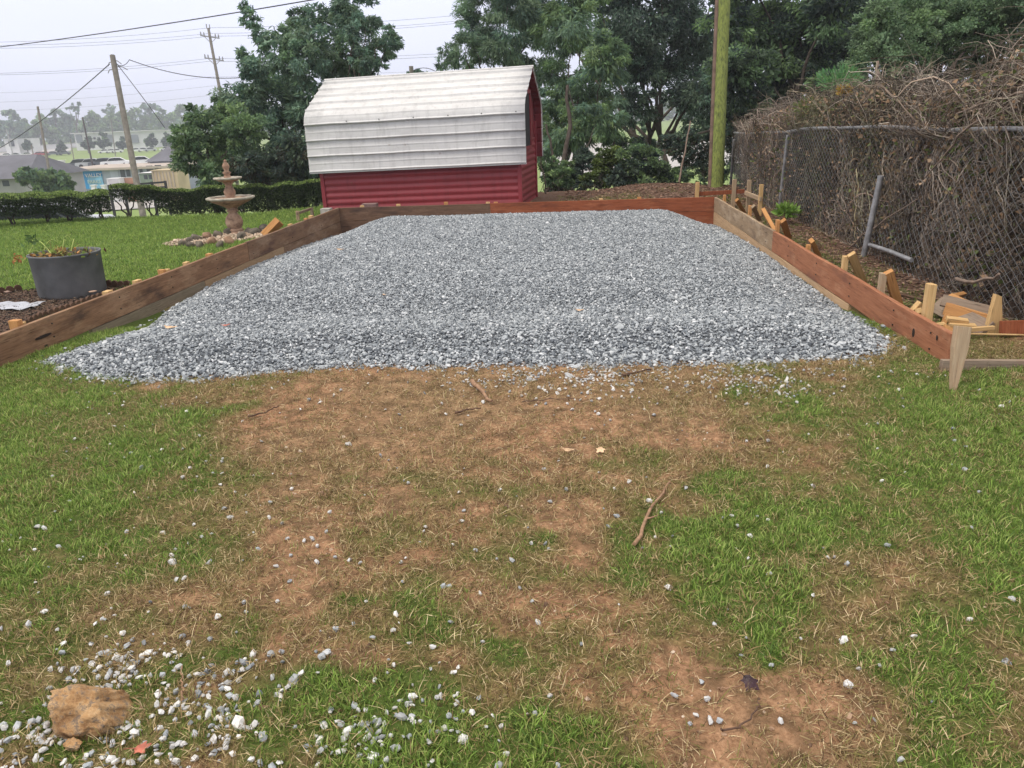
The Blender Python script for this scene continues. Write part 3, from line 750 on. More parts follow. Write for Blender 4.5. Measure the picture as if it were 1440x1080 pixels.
A = at_z(1396, 470, -.02); Tt = at_y(1403, 413, A[1]+.02)
o = plank('stake', A-np.array([0, 0, .03]), Tt, .125, .04, FRESH, 'tapering pale pine stake stuck upright beside the scrap heap', 'stake', (1, .1, 0), 'offcuts in the scrap heap', point=.05, wtop=.045, top_cut=-.02)
# left side stake tops
LG = 'stake tops showing over the left board'
X2 = XL-.085
def lst(px, py, w_, t, mat, label, up=0.0):
    T = at_x(px, py, X2); T[2] = max(T[2], TZ+.01)+up
    plank('stake', (T[0], T[1], g1(T[0], T[1])-.15), T, w_, t, mat, label, 'stake', (0, 1, 0), LG)
lst(21, 450, .06, .08, ORNG, 'thick orange stake top nearest on the left board'); lst(30, 457, .06, .05, FRESH, 'lower pale stake top touching the thick orange one')
lst(151, 409, .09, .06, FRESH, 'flat pale stake top right of the planter')
lst(193, 397, .10, .05, FRESH, 'thin pale stake top just over the left board by the mulch bed')
lst(227, 379, .05, .07, ORNG, 'orange stake top standing proud over the lawn side of the board'); lst(235, 381, .05, .05, FRESH, 'pale stake top touching the proud orange one')
lst(262, 371, .08, .05, FRESH, 'low stake top in front of the rock ring')
lst(294, 357, .08, .06, ORNG, 'rust brown stake top in front of the rock ring'); lst(437, 303, .10, .06, FRESH, 'stake top near the far end of the left board')
lst(430, 307, .08, .05, ORNG, 'small orange stake top near the far end of the left board')
lst(408, 318, .12, .04, FRESH, 'splintered pale stake top past the tilted block')
A = at_x(383, 330, X2-.15); m = MB()
o = plank('wood_block', A+np.array([-.12, 0, -.02]), A+np.array([.10, .1, .19]), .20, .09, ORNG, 'tilted golden wood block leaning on the left board by the fountain', 'block', (.3, 1, 0), None)
# back stake tops
BG = 'pale stake ends behind the back board'
for (px, py, mt_, lb) in ((509, 289, FRESH, 'pale stake end behind the back board at its left'), (560, 287, FRESH, 'pinkish stake end behind the dark back board'),
                          (627, 284, ORNG, 'dull stake end behind the middle of the back board'), (686, 284, FRESH, 'pale stake end where the two back boards meet'),
                          (697, 284, ORNG, 'stake end just right of the joint in the back board'), (845, 279, FRESH, 'pale stake end behind the red back board'), (899, 277, ORNG, 'stake end at the right of the red back board')):
    T = at_y(px, py, YB+.085); T[2] = max(T[2], TZ+.012)
    plank('stake', (T[0], T[1], g1(T[0], T[1])-.12), T, .07, .05, mt_, lb, 'stake', (1, 0, 0), BG)
# low batter board at the far left
T1, T2 = at_y(418, 298, 15.0), at_y(438, 292, 15.6)
plank('stake', (T1[0], T1[1], g1(*T1[:2])-.1), T1+np.array([0, 0, .02]), .06, .035, OLDW, 'left stake of the little rail by the shed', 'stake', (1, 0, 0), 'little rail by the shed')
plank('stake', (T2[0], T2[1], g1(*T2[:2])-.1), T2+np.array([0, 0, .0]), .06, .035, GREYW, 'right stake of the little rail by the shed', 'stake', (1, 0, 0), 'little rail by the shed')
plank('batter_board', T1+np.array([0, -.04, -.03]), T2+np.array([0, -.04, -.02]), .05, .03, GREYW, 'little dark rail near the left corner of the shed', 'rail', (0, 0, 1), 'little rail by the shed')

# =================================================================== SHED
SH_A = radians(-4.5)                          # turned a little
U = np.array([cos(SH_A), sin(SH_A), 0]); Vd = np.array([-sin(SH_A), cos(SH_A), 0])
P0 = at_y(732, 290, 15.15); P0[2] = 0.0        # near right corner of the red wall
LEN = 3.97
zc0 = -.02
TILT = radians(.9)
def SP(a, b, z):                               # a: 0 at right corner, negative to the left; b depth
    return P0+U*a+Vd*b+np.array([0, 0, z+a*math.tan(TILT)+zc0])
shed = empty('barn_shed', P0, 'small red barn shed with a white ribbed metal gambrel roof', 'shed')
def metal(name, c, dirt, rough=.45, var=.1):
    m, t, b = new_mat(name); v = objc(t)
    f = noise(t, v, 1.2, 6, .6, (1, 1, 6)); f2 = noise(t, v, 14, 5)
    c1 = ramp(t, f, [(.35, c), (.72, tuple(x*(1-var) for x in c))])
    c2 = mixc(t, ramp(t, f2, [(.55, 0.0), (.8, .35)]), c1, dirt)
    f4 = noise(t, v, 3.0, 7, .7, (2.5, 2.5, .5)); c2 = mixc(t, ramp(t, f4, [(.5, 0.0), (.68, .55)]), c2, tuple(x*.62 for x in c))
    f5 = noise(t, v, 7, 8, .7); c2 = mixc(t, ramp(t, f5, [(.66, 0.0), (.74, .7)]), c2, (.22, .11, .06))
    t.links.new(c2, b.inputs['Base Color']); b.inputs['Roughness'].default_value = rough; b.inputs['Specular IOR Level'].default_value = .35
    bump(t, b, noise(t, v, 3, 3), .15, .01); return m
WHITE = metal('white_roof_metal', (.64, .63, .62), (.36, .34, .32), .5, .2)
REDM = metal('red_wall_metal', (.26, .038, .048), (.17, .035, .042), .45, .2)
REDD = metal('red_trim', (.20, .022, .03), (.12, .02, .025), .5, .2)
DARK = simple('opening_shade', (.02, .02, .022), .8, .2, 5, 0)  # near-black colour standing in for shade inside the gable
SCREW = simple('screw', (.10, .10, .10), .5, .1, 5, 0, .6)
EAVE = .86; KNEE = 1.93; RIDGE = 2.60; HB = 1.16; OVF = .13
def roof_path():
    """front half profile (b, z) from the eave up to the ridge"""
    P = [(-OVF, EAVE), (-OVF-.0, 1.72)]
    for k in range(1, 9):
        a = k/8; P.append((-OVF+.22*(1-cos(a*pi/4*1.25))*1.0, 1.72+.26*sin(a*pi/4*1.25)/sin(pi/4*1.25)))
    P.append((HB, RIDGE)); return P
def resample(P, st):
    P = np.array(P); d = np.r_[0, np.cumsum(np.hypot(*np.diff(P, axis=0).T))]; s_ = np.arange(0, d[-1], st); s_ = np.r_[s_, d[-1]]
    return np.stack([np.interp(s_, d, P[:, 0]), np.interp(s_, d, P[:, 1])], -1), s_
RP, RSs = resample(roof_path(), .0125)
tg = np.gradient(RP, axis=0); tg /= np.linalg.norm(tg, axis=1, keepdims=True); NR = np.stack([-tg[:, 1], tg[:, 0]], -1)
def ribs(s_):
    m_ = .292; q = (s_ % m_)/m_
    h = np.where(q < .09, .024*(1-np.abs(q-.045)/.045)**.5, 0)+.008*np.exp(-((q-.55)/.03)**2)
    return h+.022*(1-q)
def roof_sheet(i0, i1, mat, name, a0, a1, back=False, off=0.0, lab=None):
    idx_ = np.arange(i0, i1+1); h = ribs(RSs[idx_])+off; pb = RP[idx_, 0]+NR[idx_, 0]*h; pz = RP[idx_, 1]+NR[idx_, 1]*h
    if back: pb = 2*HB-pb
    V = []; na = 9; aa = np.linspace(a0, a1, na)
    for j, a in enumerate(aa):
        for b__, z__ in zip(pb, pz): V.append(SP(a, b__, z__+.004*sin(j*2.1+b__*3)))
    n_r = len(idx_); F_ = [(j*n_r+k, (j+1)*n_r+k, (j+1)*n_r+k+1, j*n_r+k+1) for j in range(na-1) for k in range(n_r-1)]
    if back: F_ = [f[::-1] for f in F_]
    o = mesh_np(name, np.array(V), np.array(F_), mat, shed)
    s2 = o.modifiers.new('thickness', 'SOLIDIFY'); s2.thickness = .004; s2.offset = -1
    if lab: o['label'] = lab
    return o
i_l = int(np.searchsorted(RSs, .876)); i_m = int(np.searchsorted(RSs, 1.45)); i_e = len(RSs)-1
A0, A1 = -LEN-.20, .16
roof_sheet(0, i_l, WHITE, 'roof_panel', A0, A1, lab='lower white ribbed roof panel'); roof_sheet(i_l-2, i_e, WHITE, 'roof_panel', A0, A1, off=.006, lab='upper white ribbed roof panel with screws')
roof_sheet(0, i_l, WHITE, 'roof_panel', A0, A1, True); roof_sheet(i_l-2, i_e, WHITE, 'roof_panel', A0, A1, True, off=.006)
roof_sheet(0, i_e, REDD, 'roof_lining', -.02, A1-.02, True, off=-.02); roof_sheet(0, i_e, REDD, 'roof_lining', -.02, A1-.02, False, off=-.02)
m = MB(); m.tube([SP(A0-.01, HB, RIDGE+.02), SP(A1+.01, HB, RIDGE+.02)], .022, 8); m.build('ridge_cap', WHITE, shed)
m = MB(); m.bar(SP(A0, -OVF-.005, EAVE-.008), SP(A1, -OVF-.005, EAVE-.008), .03, .03, (0, 0, 1)); m.build('eave_trim', WHITE, shed)
for px in (482, 530, 580, 630, 678, 727):
    a = (at_y(px, 163, 15.1)-P0).dot(U); k = i_l+3; m = MB()
    c_ = SP(a, RP[k, 0]-.035, RP[k, 1]); m.lathe(c_, [(.001, -.008), (.012, -.006), (.012, .006), (.001, .008)], 8); m.build('screw', SCREW, shed)
def corr(fr, z0, z1, pitch, amp, mat, name, horiz=40):
    """wall sheet; fr(u, out, z) -> world, u in 0..1"""
    zs = np.arange(z0, z1, pitch/8); V = []; 
    for u_ in (0, .25, .5, .75, 1):
        for z__ in zs:
            q = (z__/pitch) % 1; V.append(fr(u_, amp*(.5+.5*cos(2*pi*q))**.8, z__))
    n_r = len(zs); F_ = [(j*n_r+k, (j+1)*n_r+k, (j+1)*n_r+k+1, j*n_r+k+1) for j in range(4) for k in range(n_r-1)]
    o = mesh_np(name, np.array(V), np.array(F_), mat, shed); return o
corr(lambda u_, o_, z__: SP(-LEN+u_*LEN, -o_, z__), -.1, 1.6, .125, .018, REDM, 'front_wall')
DEP = 2.25
corr(lambda u_, o_, z__: SP(o_, u_*DEP, z__), -.1, 1.28, .125, .018, REDM, 'end_wall')
corr(lambda u_, o_, z__: SP(-LEN-o_, DEP-u_*DEP, z__), -.1, 1.28, .125, .018, REDM, 'end_wall')
m = MB(); m.box(SP(-LEN/2, DEP, .75), (LEN, .03, 1.7), np.array([U, Vd, [0, 0, 1]]).T); m.build('rear_wall', REDM, shed)
for a, b__ in ((.008, -.008), (-LEN-.008, -.008), (.008, DEP), (-LEN-.008, DEP)):
    m = MB(); m.bar(SP(a, b__, -.12), SP(a, b__, 1.3 if b__ < 0 else 1.6), .075, .06, U); m.build('corner_trim', REDM, shed)
# gables, with a near-black panel painting the shaded opening in the right one
def gable(a, nm):
    m = MB(); prof = [(b__+.02, z__-.03) for b__, z__ in RP[::6]]+[(HB, RIDGE-.03)]; prof = [(max(b__, .0), z__) for b__, z__ in prof if z__ > 1.25]
    pts = [(0, 1.22)]+prof+[(2*HB-b__-.0, z__) for b__, z__ in prof[::-1]]+[(DEP, 1.22)]
    m.add([SP(a, b__, z__) for b__, z__ in pts], [tuple(range(len(pts)))]); m.build(nm, REDD, shed)
gable(-.01, 'gable'); gable(-LEN+.01, 'gable')
m = MB(); m.box(SP(.012, .95, 1.62), (.02, 1.0, 1.0), np.array([U, Vd, [0, 0, 1]]).T); m.build('opening_shade_panel', DARK, shed)
m = MB()
for b__ in (.42, 1.48): m.box(SP(.03, b__, 1.62), (.04, .07, 1.06), np.array([U, Vd, [0, 0, 1]]).T)
m.box(SP(.03, .95, 2.17), (.04, 1.12, .07), np.array([U, Vd, [0, 0, 1]]).T); m.box(SP(.03, .95, 1.10), (.04, 1.12, .06), np.array([U, Vd, [0, 0, 1]]).T)
m.build('opening_frame', REDM, shed)
CONC2 = simple('dull_block', (.20, .13, .12), .95, .25, 12, .5)
CONC = simple('concrete_block', (.40, .37, .34), .95, .25, 12, .5)
for i, (px, py, lb) in enumerate(((459, 295, 'grey concrete block under the left corner of the shed'), (520, 286, 'low concrete block behind the back board, in front of the red wall'))):
    q = at_y(px, py, 14.95 if i == 0 else 14.6); m = MB(); z0 = g1(q[0], q[1])-.02; z1 = q[2]+(.03 if i == 0 else .035)
    z1 -= .035*i; m.box((0, 0, (z1-z0)/2), (.19 if i == 0 else .28, .19, z1-z0), None, .006)
    o = m.build('concrete_block', CONC if i == 0 else CONC2); o.location = (q[0], q[1], z0); set_props(o, lb, 'block')

# =================================================================== PLANTER AND MULCH BED
TUB = simple('grey_tub', (.12, .125, .13), .65, .45, 3, .25, spec=.4)
SOIL = simple('potting_soil', (.035, .025, .018), 1, .4, 20, .8)
pc = at_z(80, 421, -.09); pc = np.array([pc[0]-.0, pc[1]+.30, g1(pc[0], pc[1]+.3)])
pl = empty('planter_tub', pc, 'grey metal tub planter with dying plants on the dark mulch bed', 'planter')
m = MB(); m.lathe(pc, [(.335, -.02), (.34, .0), (.35, .02), (.362, .44), (.372, .45), (.372, .465), (.352, .465), (.35, .44), (.34, .36)], 40, closed=False); m.build('tub', TUB, pl)
m = MB(); m.lathe(pc, [(.001, .40), (.2, .405), (.351, .39), (.35, .3)], 24, closed=False); m.build('soil', SOIL, pl)
def strands(C0, n, L, up, out_, rad, seg, rng, wander=.4, droop=0.0):
    P = np.zeros((n, seg, 3)); P[:, 0] = C0; d = rng.normal(size=(n, 3))*out_; d[:, 2] += up; d /= np.linalg.norm(d, axis=1, keepdims=True); st = (L/(seg-1))[:, None]
    for k in range(1, seg):
        d = d+rng.normal(size=(n, 3))*wander*.5; d[:, 2] -= droop*k/seg; d /= np.linalg.norm(d, axis=1, keepdims=True); P[:, k] = P[:, k-1]+d*st
    R_ = np.linspace(1, .35, seg)[None, :]*np.broadcast_to(rad, (n,))[:, None]
    return P, R_
rg = np.random.default_rng(5)
def pcol(base, n, rep, rng, var=.25): return np.repeat(np.array(base)[rng.integers(len(base), size=n)]*rng.uniform(1-var, 1+var, (n, 1)), rep, 0)
n = 70; a = rg.uniform(0, 6.28, n); r_ = .33*np.sqrt(rg.random(n)); C0 = pc+np.stack([r_*np.cos(a), r_*np.sin(a), np.full(n, .40)], -1)
P_, R_ = strands(C0, n, rg.uniform(.08, .26, n), .8, .55, .004, 6, rg, .5, .7)
V, F_ = tubes_np(P_, R_); m1 = mesh_np('dead_stalk', V, F_, STEM, pl, pcol([(.35, .26, .12), (.22, .15, .08), (.30, .34, .10)], n, 18, rg)); m1['kind'] = 'stuff'
n = 130; C0 = pc+np.stack([rg.uniform(-.36, .36, n), rg.uniform(-.32, .25, n), rg.uniform(.42, .50, n)], -1)
V, F_ = leaf_np(C0, rg.normal(size=(n, 3))*[1, 1, .5], rg.uniform(.04, .09, n), .04, rg); m1 = mesh_np('withered_leaf', V, F_, LEAFD, pl, pcol([(.30, .20, .07), (.45, .22, .08), (.16, .22, .05), (.10, .06, .03)], n, 4, rg)); m1['kind'] = 'stuff'
for (px0, py0, px1, py1, px2, py2, r0) in ((72, 357, 63, 345, 55, 340, .010), (88, 352, 90, 328, 104, 345, .006), (62, 352, 66, 338, 82, 341, .006), (100, 353, 104, 335, 104, 343, .007), (40, 356, 48, 345, 42, 336, .006)):
    q0, q1, q2 = at_y(px0, py0, pc[1]), at_y(px1, py1, pc[1]+.05), at_y(px2, py2, pc[1]+.1); tt = np.linspace(0, 1, 9)[:, None]
    c_ = (1-tt)**2*q0+2*tt*(1-tt)*(q1*1.0+(q1-q0)*.6)+tt*tt*q2
    V, F_ = tubes_np(c_[None], np.linspace(r0, r0*.35, 9)[None], 5); mesh_np('stem', V, F_, STEM, pl, np.tile((.38, .45, .14), (len(V), 1)))
for (px, py, r0, cc) in ((44, 338, .07, (.12, .20, .07)), (24, 362, .05, (.40, .18, .07)), (84, 351, .05, (.50, .33, .12)), (119, 380, .05, (.06, .05, .035)), (121, 372, .06, (.08, .06, .04)), (118, 362, .05, (.10, .09, .04))):
    q0 = at_y(px, py, pc[1]-.02 if px < 100 else pc[1]+.0); n = 16
    V, F_ = leaf_np(q0+rg.normal(size=(n, 3))*r0*.5, rg.normal(size=(n, 3))*[.6, .6, 1], r0*1.2, r0*.5, rg); mesh_np('leaf_bunch', V, F_, LEAFD, pl, np.repeat(np.array([cc])*rg.uniform(.7, 1.3, (n, 1)), 4, 0))
# scalloped edging
EDG = simple('edging_brown', (.10, .055, .035), .85, .3, 12, .4)
edge_ = empty('bed_edging', at_z(100, 430, -.05), 'brown scalloped edging around the dark mulch bed behind the left board', 'edging')
def scallop_run(px):
    P = np.array([at_z(a, b, -.06)[:2] for a, b in px]); seg = np.hypot(*np.diff(P, axis=0).T); d = np.r_[0, np.cumsum(seg)]; st = .085
    for s_ in np.arange(st/2, d[-1], st):
        x_, y_ = np.interp(s_, d, P[:, 0]), np.interp(s_, d, P[:, 1]); x2, y2 = np.interp(s_+.01, d, P[:, 0]), np.interp(s_+.01, d, P[:, 1])
        u = np.array([x2-x_, y2-y_, 0]); u /= np.linalg.norm(u)+1e-9; nn = np.array([-u[1], u[0], 0]); m = MB(); z_ = g1(x_, y_)
        prof = [(-.040, -.06), (.040, -.06), (.040, .045), (.030, .066), (.012, .078), (-.012, .078), (-.030, .066), (-.040, .045)]
        V = [np.array([x_, y_, z_+b_])+u*a_+nn*o_ for o_ in (-.012, .012) for a_, b_ in prof]
        m.add(V, [tuple(range(8))[::-1], tuple(range(8, 16))]+[(k, (k+1) % 8, 8+(k+1) % 8, 8+k) for k in range(8)]); m.build('scallop', EDG, edge_)
scallop_run([(-40, 414), (0, 410), (33, 405)]); scallop_run([(124, 400), (182, 401)]); scallop_run([(20, 466), (60, 447), (110, 429), (166, 410)])
n = 9000; x = rg.uniform(BEDP[:, 0].min(), BEDP[:, 0].max(), n*3); y = rg.uniform(BEDP[:, 1].min(), BEDP[:, 1].max(), n*3); k = inside(x, y, BEDP) & (x > -9); x, y = x[k][:n], y[k][:n]; n = len(x)
V, F_ = leaf_np(np.stack([x, y, gz(x, y)+.005+rg.random(n)*.02], -1), rg.normal(size=(n, 3))*[1, 1, .3], rg.uniform(.02, .05, n), .010, rg)
o = mesh_np('mulch', V, F_, LEAFD, cols=pcol([(.03, .025, .022), (.07, .05, .04), (.12, .09, .07), (.02, .018, .018), (.22, .17, .12)], n, 4, rg)); set_props(o, 'dark shredded mulch covering the bed around the grey tub', kind='stuff')
PLS = simple('plastic_sheet', (.42, .43, .47), .35, .2, 4, .3, spec=.5)
q0 = at_z(-20, 427, -.03); m = MB(); V = []
for i in range(15):
    for j in range(6):
        x_ = q0[0]-.5+i*.075; y_ = q0[1]-.12+j*.06+.03*sin(i*.9); V.append((x_, y_, g1(x_, y_)+.025+.012*sin(i*2.3+j*1.7)+.01*sin(j*3.1)))
m.add(V, [(i*6+j, (i+1)*6+j, (i+1)*6+j+1, i*6+j+1) for i in range(14) for j in range(5)], True); o = m.build('plastic_sheet', PLS, origin=q0)
set_props(o, 'crumpled pale grey plastic sheet on the mulch beside the tub', 'plastic sheet')
for px, py, c_, lb in ((131, 412, (.62, .42, .30), 'pinkish broken wood chip on the mulch right of the tub'), (12, 413, (.40, .28, .22), 'small brown clod at the left of the mulch bed')):
    q = at_z(px, py, -.05); V, F_ = stone_np(px); mt = simple('chip_%d' % px, c_, .9, .3, 9, .3)
    o = mesh_np('wood_chip', V*[.055, .04, .025]+q+np.array([0, 0, .02]), F_, mt, origin=q); set_props(o, lb, 'wood chip')

# =================================================================== FOUNTAIN WITH ITS RING OF ROCKS
FM, t, b = new_mat('fountain_concrete'); v = objc(t)
f = noise(t, v, 9, 6, .65); f2 = noise(t, v, 3, 4)
c = ramp(t, f, [(.32, (.13, .08, .055)), (.5, (.36, .23, .155)), (.72, (.54, .39, .27))]); t.links.new(mixc(t, ramp(t, f2, [(.45, 0.0), (.65, .6)]), c, (.26, .15, .10)), b.inputs['Base Color'])
b.inputs['Roughness'].default_value = .9; bump(t, b, f, .6, .02)
FR = simple('bowl_rim_concrete', (.42, .38, .31), .9, .35, 12, .5)
fc = np.array([-6.16, 13.5, g1(-6.16, 13.5)])
fo = empty('garden_fountain', fc, 'two tiered concrete garden fountain with scalloped bowls on the left lawn', 'fountain')
sc8 = lambda i, a: .045*abs(cos(4*a))
m = MB(); m.lathe(fc, [(.17, -.03), (.17, .04), (.15, .05), (.13, .07), (.145, .09), (.12, .11)], 28); m.build('plinth', FM, fo)
m = MB(); m.lathe(fc, [(.10, .10), (.135, .16), (.15, .23), (.135, .30), (.085, .37), (.07, .39), (.095, .41), (.10, .43), (.08, .45), (.12, .50), (.14, .52)], 28, sc8); m.build('pedestal', FM, fo)
m = MB(); m.lathe(fc, [(.12, .49), (.20, .53), (.31, .58), (.385, .635), (.37, .645), (.30, .61), (.15, .57), (.06, .565)], 48, lambda i, a: (.03 if i in (2, 3, 4) else .01)*cos(12*a)); bowl = m.build('lower_bowl', FM, fo)
m = MB(); m.lathe(fc, [(.375, .62), (.405, .635), (.405, .665), (.375, .67), (.355, .655), (.36, .625)], 60, lambda i, a: .035*cos(12*a), closed=False); m.build('rim', FR, bowl)
m = MB(); m.lathe(fc, [(.10, .565), (.09, .62), (.075, .66), (.095, .72), (.10, .76), (.06, .84), (.055, .87), (.08, .90), (.095, .925)], 28, sc8); m.build('upper_pedestal', FM, fo)
m = MB(); m.lathe(fc, [(.08, .92), (.16, .94), (.225, .975), (.21, .985), (.1, .965), (.04, .96)], 40, lambda i, a: (.03 if i in (1, 2, 3) else 0)*cos(10*a)); b2 = m.build('upper_bowl', FM, fo)
m = MB(); m.lathe(fc, [(.22, .965), (.24, .975), (.24, 1.0), (.22, 1.003), (.205, .99), (.21, .968)], 50, lambda i, a: .03*cos(10*a), closed=False); m.build('rim', FR, b2)
m = MB(); m.lathe(fc, [(.07, .96), (.055, 1.02), (.05, 1.05), (.075, 1.08), (.035, 1.11), (.055, 1.16), (.062, 1.19), (.045, 1.23), (.02, 1.26), (.028, 1.275), (.02, 1.29), (.004, 1.30)], 24, sc8); m.build('finial', FM, fo)
ROCKM = simple('mossy_rock', (.13, .11, .085), .95, .6, 7, .9, world=True)
ROCKB = simple('brown_rock', (.27, .17, .11), .95, .5, 7, .9, world=True)
PEB = stone_mat('pale_pebble', [(0, (.22, .15, .10)), (.4, (.42, .31, .22)), (1, (.64, .52, .40))])
def rock(name, c_, s_, seed, mat, label, cat='rock', group=None, sub=2, rot=None):
    import bmesh
    bm = bmesh.new(); bmesh.ops.create_icosphere(bm, subdivisions=sub, radius=1); r = np.random.default_rng(seed)
    V = np.array([v_.co[:] for v_ in bm.verts]); F_ = np.array([[v_.index for v_ in f.verts] for f in bm.faces]); bm.free()
    for _ in range(9):
        d = r.normal(size=3); d /= np.linalg.norm(d); h = r.uniform(.5, .85); V = V-np.outer(np.clip(V@d-h, 0, None), d)*.9
    V = V*(1+.06*(vnoise(V[:, 0]*4+seed, V[:, 1]*4+V[:, 2]*3, seed)-.5)[:, None]*2)
    a = rot if rot is not None else r.uniform(0, 6.28); Rz = np.array([[cos(a), -sin(a), 0], [sin(a), cos(a), 0], [0, 0, 1]])
    V = (V*np.array(s_))@Rz.T
    o = mesh_np(name, V+np.array(c_), F_, mat, origin=c_); return set_props(o, label, cat, group)
ring = [(258, 346, 'outermost mossy rock at the left end of the ring'), (268, 341, 'mossy rock on the left rim behind the outermost one'), (276, 337, 'small mossy rock behind the ring, left of the pale pebbles'),
        (292, 335, 'mossy rock at the back of the ring left of the fountain foot'), (306, 333, 'grey rock at the back of the ring close to the fountain foot'), (322, 330, 'dark rock tucked behind the fountain foot'),
        (350, 329, 'small dark rock right of the fountain foot'), (359, 332, 'grey rock right of the fountain foot in the pebbles'), (372, 327, 'dark rock between fountain and tilted wood block'),
        (270, 350, 'pale grey lichen rock on the front left of the ring'), (282, 351, 'rounded grey rock at the front of the ring'), (310, 352, 'mossy green rock at the front of the ring by the board'), (297, 346, 'reddish rock standing in the pale pebbles'), (323, 348, 'dark brown rock half hidden by the board'), (341, 338, 'flat rock on the pebbles before the fountain foot')]
for i, (px, py, lb) in enumerate(ring):
    q = at_z(px, py, -.14); z_ = g1(q[0], q[1]); s_ = rg.uniform(.09, .14)
    rock('rock', (q[0], q[1], z_+s_*.45), (s_, s_*.8, s_*.75), 300+i, ROCKB if i in (12, 13, 3) else ROCKM, lb, group='rocks ringing the fountain')
n = 900; a = rg.uniform(0, 6.28, n); r_ = .95*np.sqrt(rg.random(n)); x = -6.15+r_*np.cos(a)*1.05; y = 12.95+r_*np.sin(a)*.95; k = x < XL-.1; x, y = x[k], y[k]
zscat('pale_pebbles', x, y, .03*rg.lognormal(0, .3, len(x)), [proto(*stone_np(120+i), PEB) for i in range(4)], 'pale tan pebbles filling the rock ring round the fountain', .5, .02)

# =================================================================== FOREGROUND: BOULDER, LEAVES, STICKS, LOOSE STONES
BO, t, b = new_mat('orange_boulder'); v = objc(t)
f = noise(t, v, 22, 9, .75); f2 = noise(t, v, 45, 8, .75); f3 = noise(t, v, 45, 4)
c = ramp(t, f, [(.34, (.20, .095, .04)), (.48, (.50, .29, .13)), (.64, (.74, .50, .27))])
c = mixc(t, ramp(t, f2, [(.50, 0.0), (.60, .8)]), c, (.16, .13, .11)); t.links.new(c, b.inputs['Base Color']); b.inputs['Roughness'].default_value = .95; bump(t, b, f2, 1.0, .012)
def big_rock(name, c_, s_, seed, label, prof):
    import bmesh
    bm = bmesh.new(); bmesh.ops.create_icosphere(bm, subdivisions=5, radius=1)
    V = np.array([v_.co[:] for v_ in bm.verts]); F_ = np.array([[v_.index for v_ in f.verts] for f in bm.faces]); bm.free()
    r = np.random.default_rng(seed)
    for _ in range(13):
        d = r.normal(size=3); d /= np.linalg.norm(d); h = r.uniform(.48, .82); V = V-np.outer(np.clip(V@d-h, 0, None), d)*.92
    nrm = V/np.linalg.norm(V, axis=1, keepdims=True)
    V = V+nrm*((fbm(V[:, 0]*3+9, V[:, 1]*3+V[:, 2]*4, seed, 5)-.5)*.36)[:, None]+nrm*((fbm(V[:, 0]*11, V[:, 1]*9+V[:, 2]*12, seed+3, 3)-.5)*.16)[:, None]
    V = prof(V)*np.array(s_); o = mesh_np(name, V+np.array(c_), F_, BO, origin=c_); return set_props(o, label, 'boulder' if s_[0] > .07 else 'rock')
q = at_z(123, 1016, 0)
big_rock('boulder', (q[0], q[1]+.03, g1(q[0], q[1])+.045), (.140, .10, .112), 16, 'orange brown pitted boulder among pale stones at the bottom left', lambda V: V*[1, 1, 1]+np.array([0, 0, 1])*(-.12*np.exp(-((V[:, :1]-.05)/.22)**2)*(V[:, 2:3] > 0))-np.array([0, 0, .15])*np.maximum(V[:, :1]-.55, 0))
q = at_z(102, 1048, 0)
big_rock('rock', (q[0], q[1], g1(q[0], q[1])+.012), (.036, .022, .022), 5, 'small reddish rock fragment just in front of the boulder', lambda V: V)
def leaf_shape(name, c_, size, ang, mat, label, lobes, tilt=(0, 0), curl=.3, stem=.5, thick=True):
    pts = []; n_ = 60
    for k in range(n_):
        a = 2*pi*k/n_; r = 0
        for (la, ll, lw) in lobes: r = max(r, ll*max(0, 1-abs((a-la+pi) % (2*pi)-pi)/lw))
        pts.append((max(r, .42)*cos(a), max(r, .42)*sin(a)*.8))
    V = [(0, 0, 0)]+[(x_*.5, y_*.5, 0) for x_, y_ in pts]+[(x_, y_, 0) for x_, y_ in pts]; V = np.array(V, float)
    V[:, 2] = curl*(V[:, 0]**2*.5+.6*V[:, 1]**2)+.06*np.sin(V[:, 0]*7)*np.abs(V[:, 1]); V *= size
    F_ = [(0, 1+k, 1+(k+1) % n_) for k in range(n_)]+[(1+k, 1+n_+k, 1+n_+(k+1) % n_, 1+(k+1) % n_) for k in range(n_)]
    R_ = np.array(Matrix.Rotation(ang, 3, 'Z') @ Matrix.Rotation(tilt[0], 3, 'X') @ Matrix.Rotation(tilt[1], 3, 'Y'))
    m = MB(); root = empty(name, c_, label, 'leaf')
    m.add(V@R_.T+np.array(c_), F_); o = m.build('blade', mat, root); so = o.modifiers.new('t', 'SOLIDIFY'); so.thickness = .0008
    m = MB(); s0 = np.array([-.25*size, 0, .002]); P = [np.array(c_)+R_@(s0+np.array([-k*stem*size/4, .05*size*sin(k), .004*k])) for k in range(5)]; m.tube(P, .0011, 5); m.build('stalk', mat, root)
    return root
MAPLE = [(0, 1, 1.0), (.8, .78, .9), (-1.05, .9, 1.0), (2.0, .5, .8), (-2.3, .62, .7)]
RL = simple('red_leaf', (.42, .13, .085), .6, .5, 18, .2); RL2 = simple('tan_leaf', (.62, .42, .26), .7, .3, 14, .2); RL3 = simple('dark_leaf', (.035, .015, .02), .45, .5, 14, .3)
def gp(px, py, dz=.0): q = at_z(px, py, 0); return (q[0], q[1], g1(q[0], q[1])+dz)
leaf_shape('leaf', gp(198, 1058, .022), .034, radians(20), RL, 'orange red fallen leaf by the pale stones at the bottom left', MAPLE, (.25, -.15), stem=.8)
leaf_shape('leaf', gp(1052, 968, .018), .044, radians(-60), RL3, 'dark purple curled leaf on the bare soil patch at the bottom right', MAPLE, (.7, .25), curl=.7)
leaf_shape('leaf', gp(844, 640, .02), .045, radians(-70), RL2, 'pale tan star shaped leaf on the bare soil', MAPLE, (.3, .1))
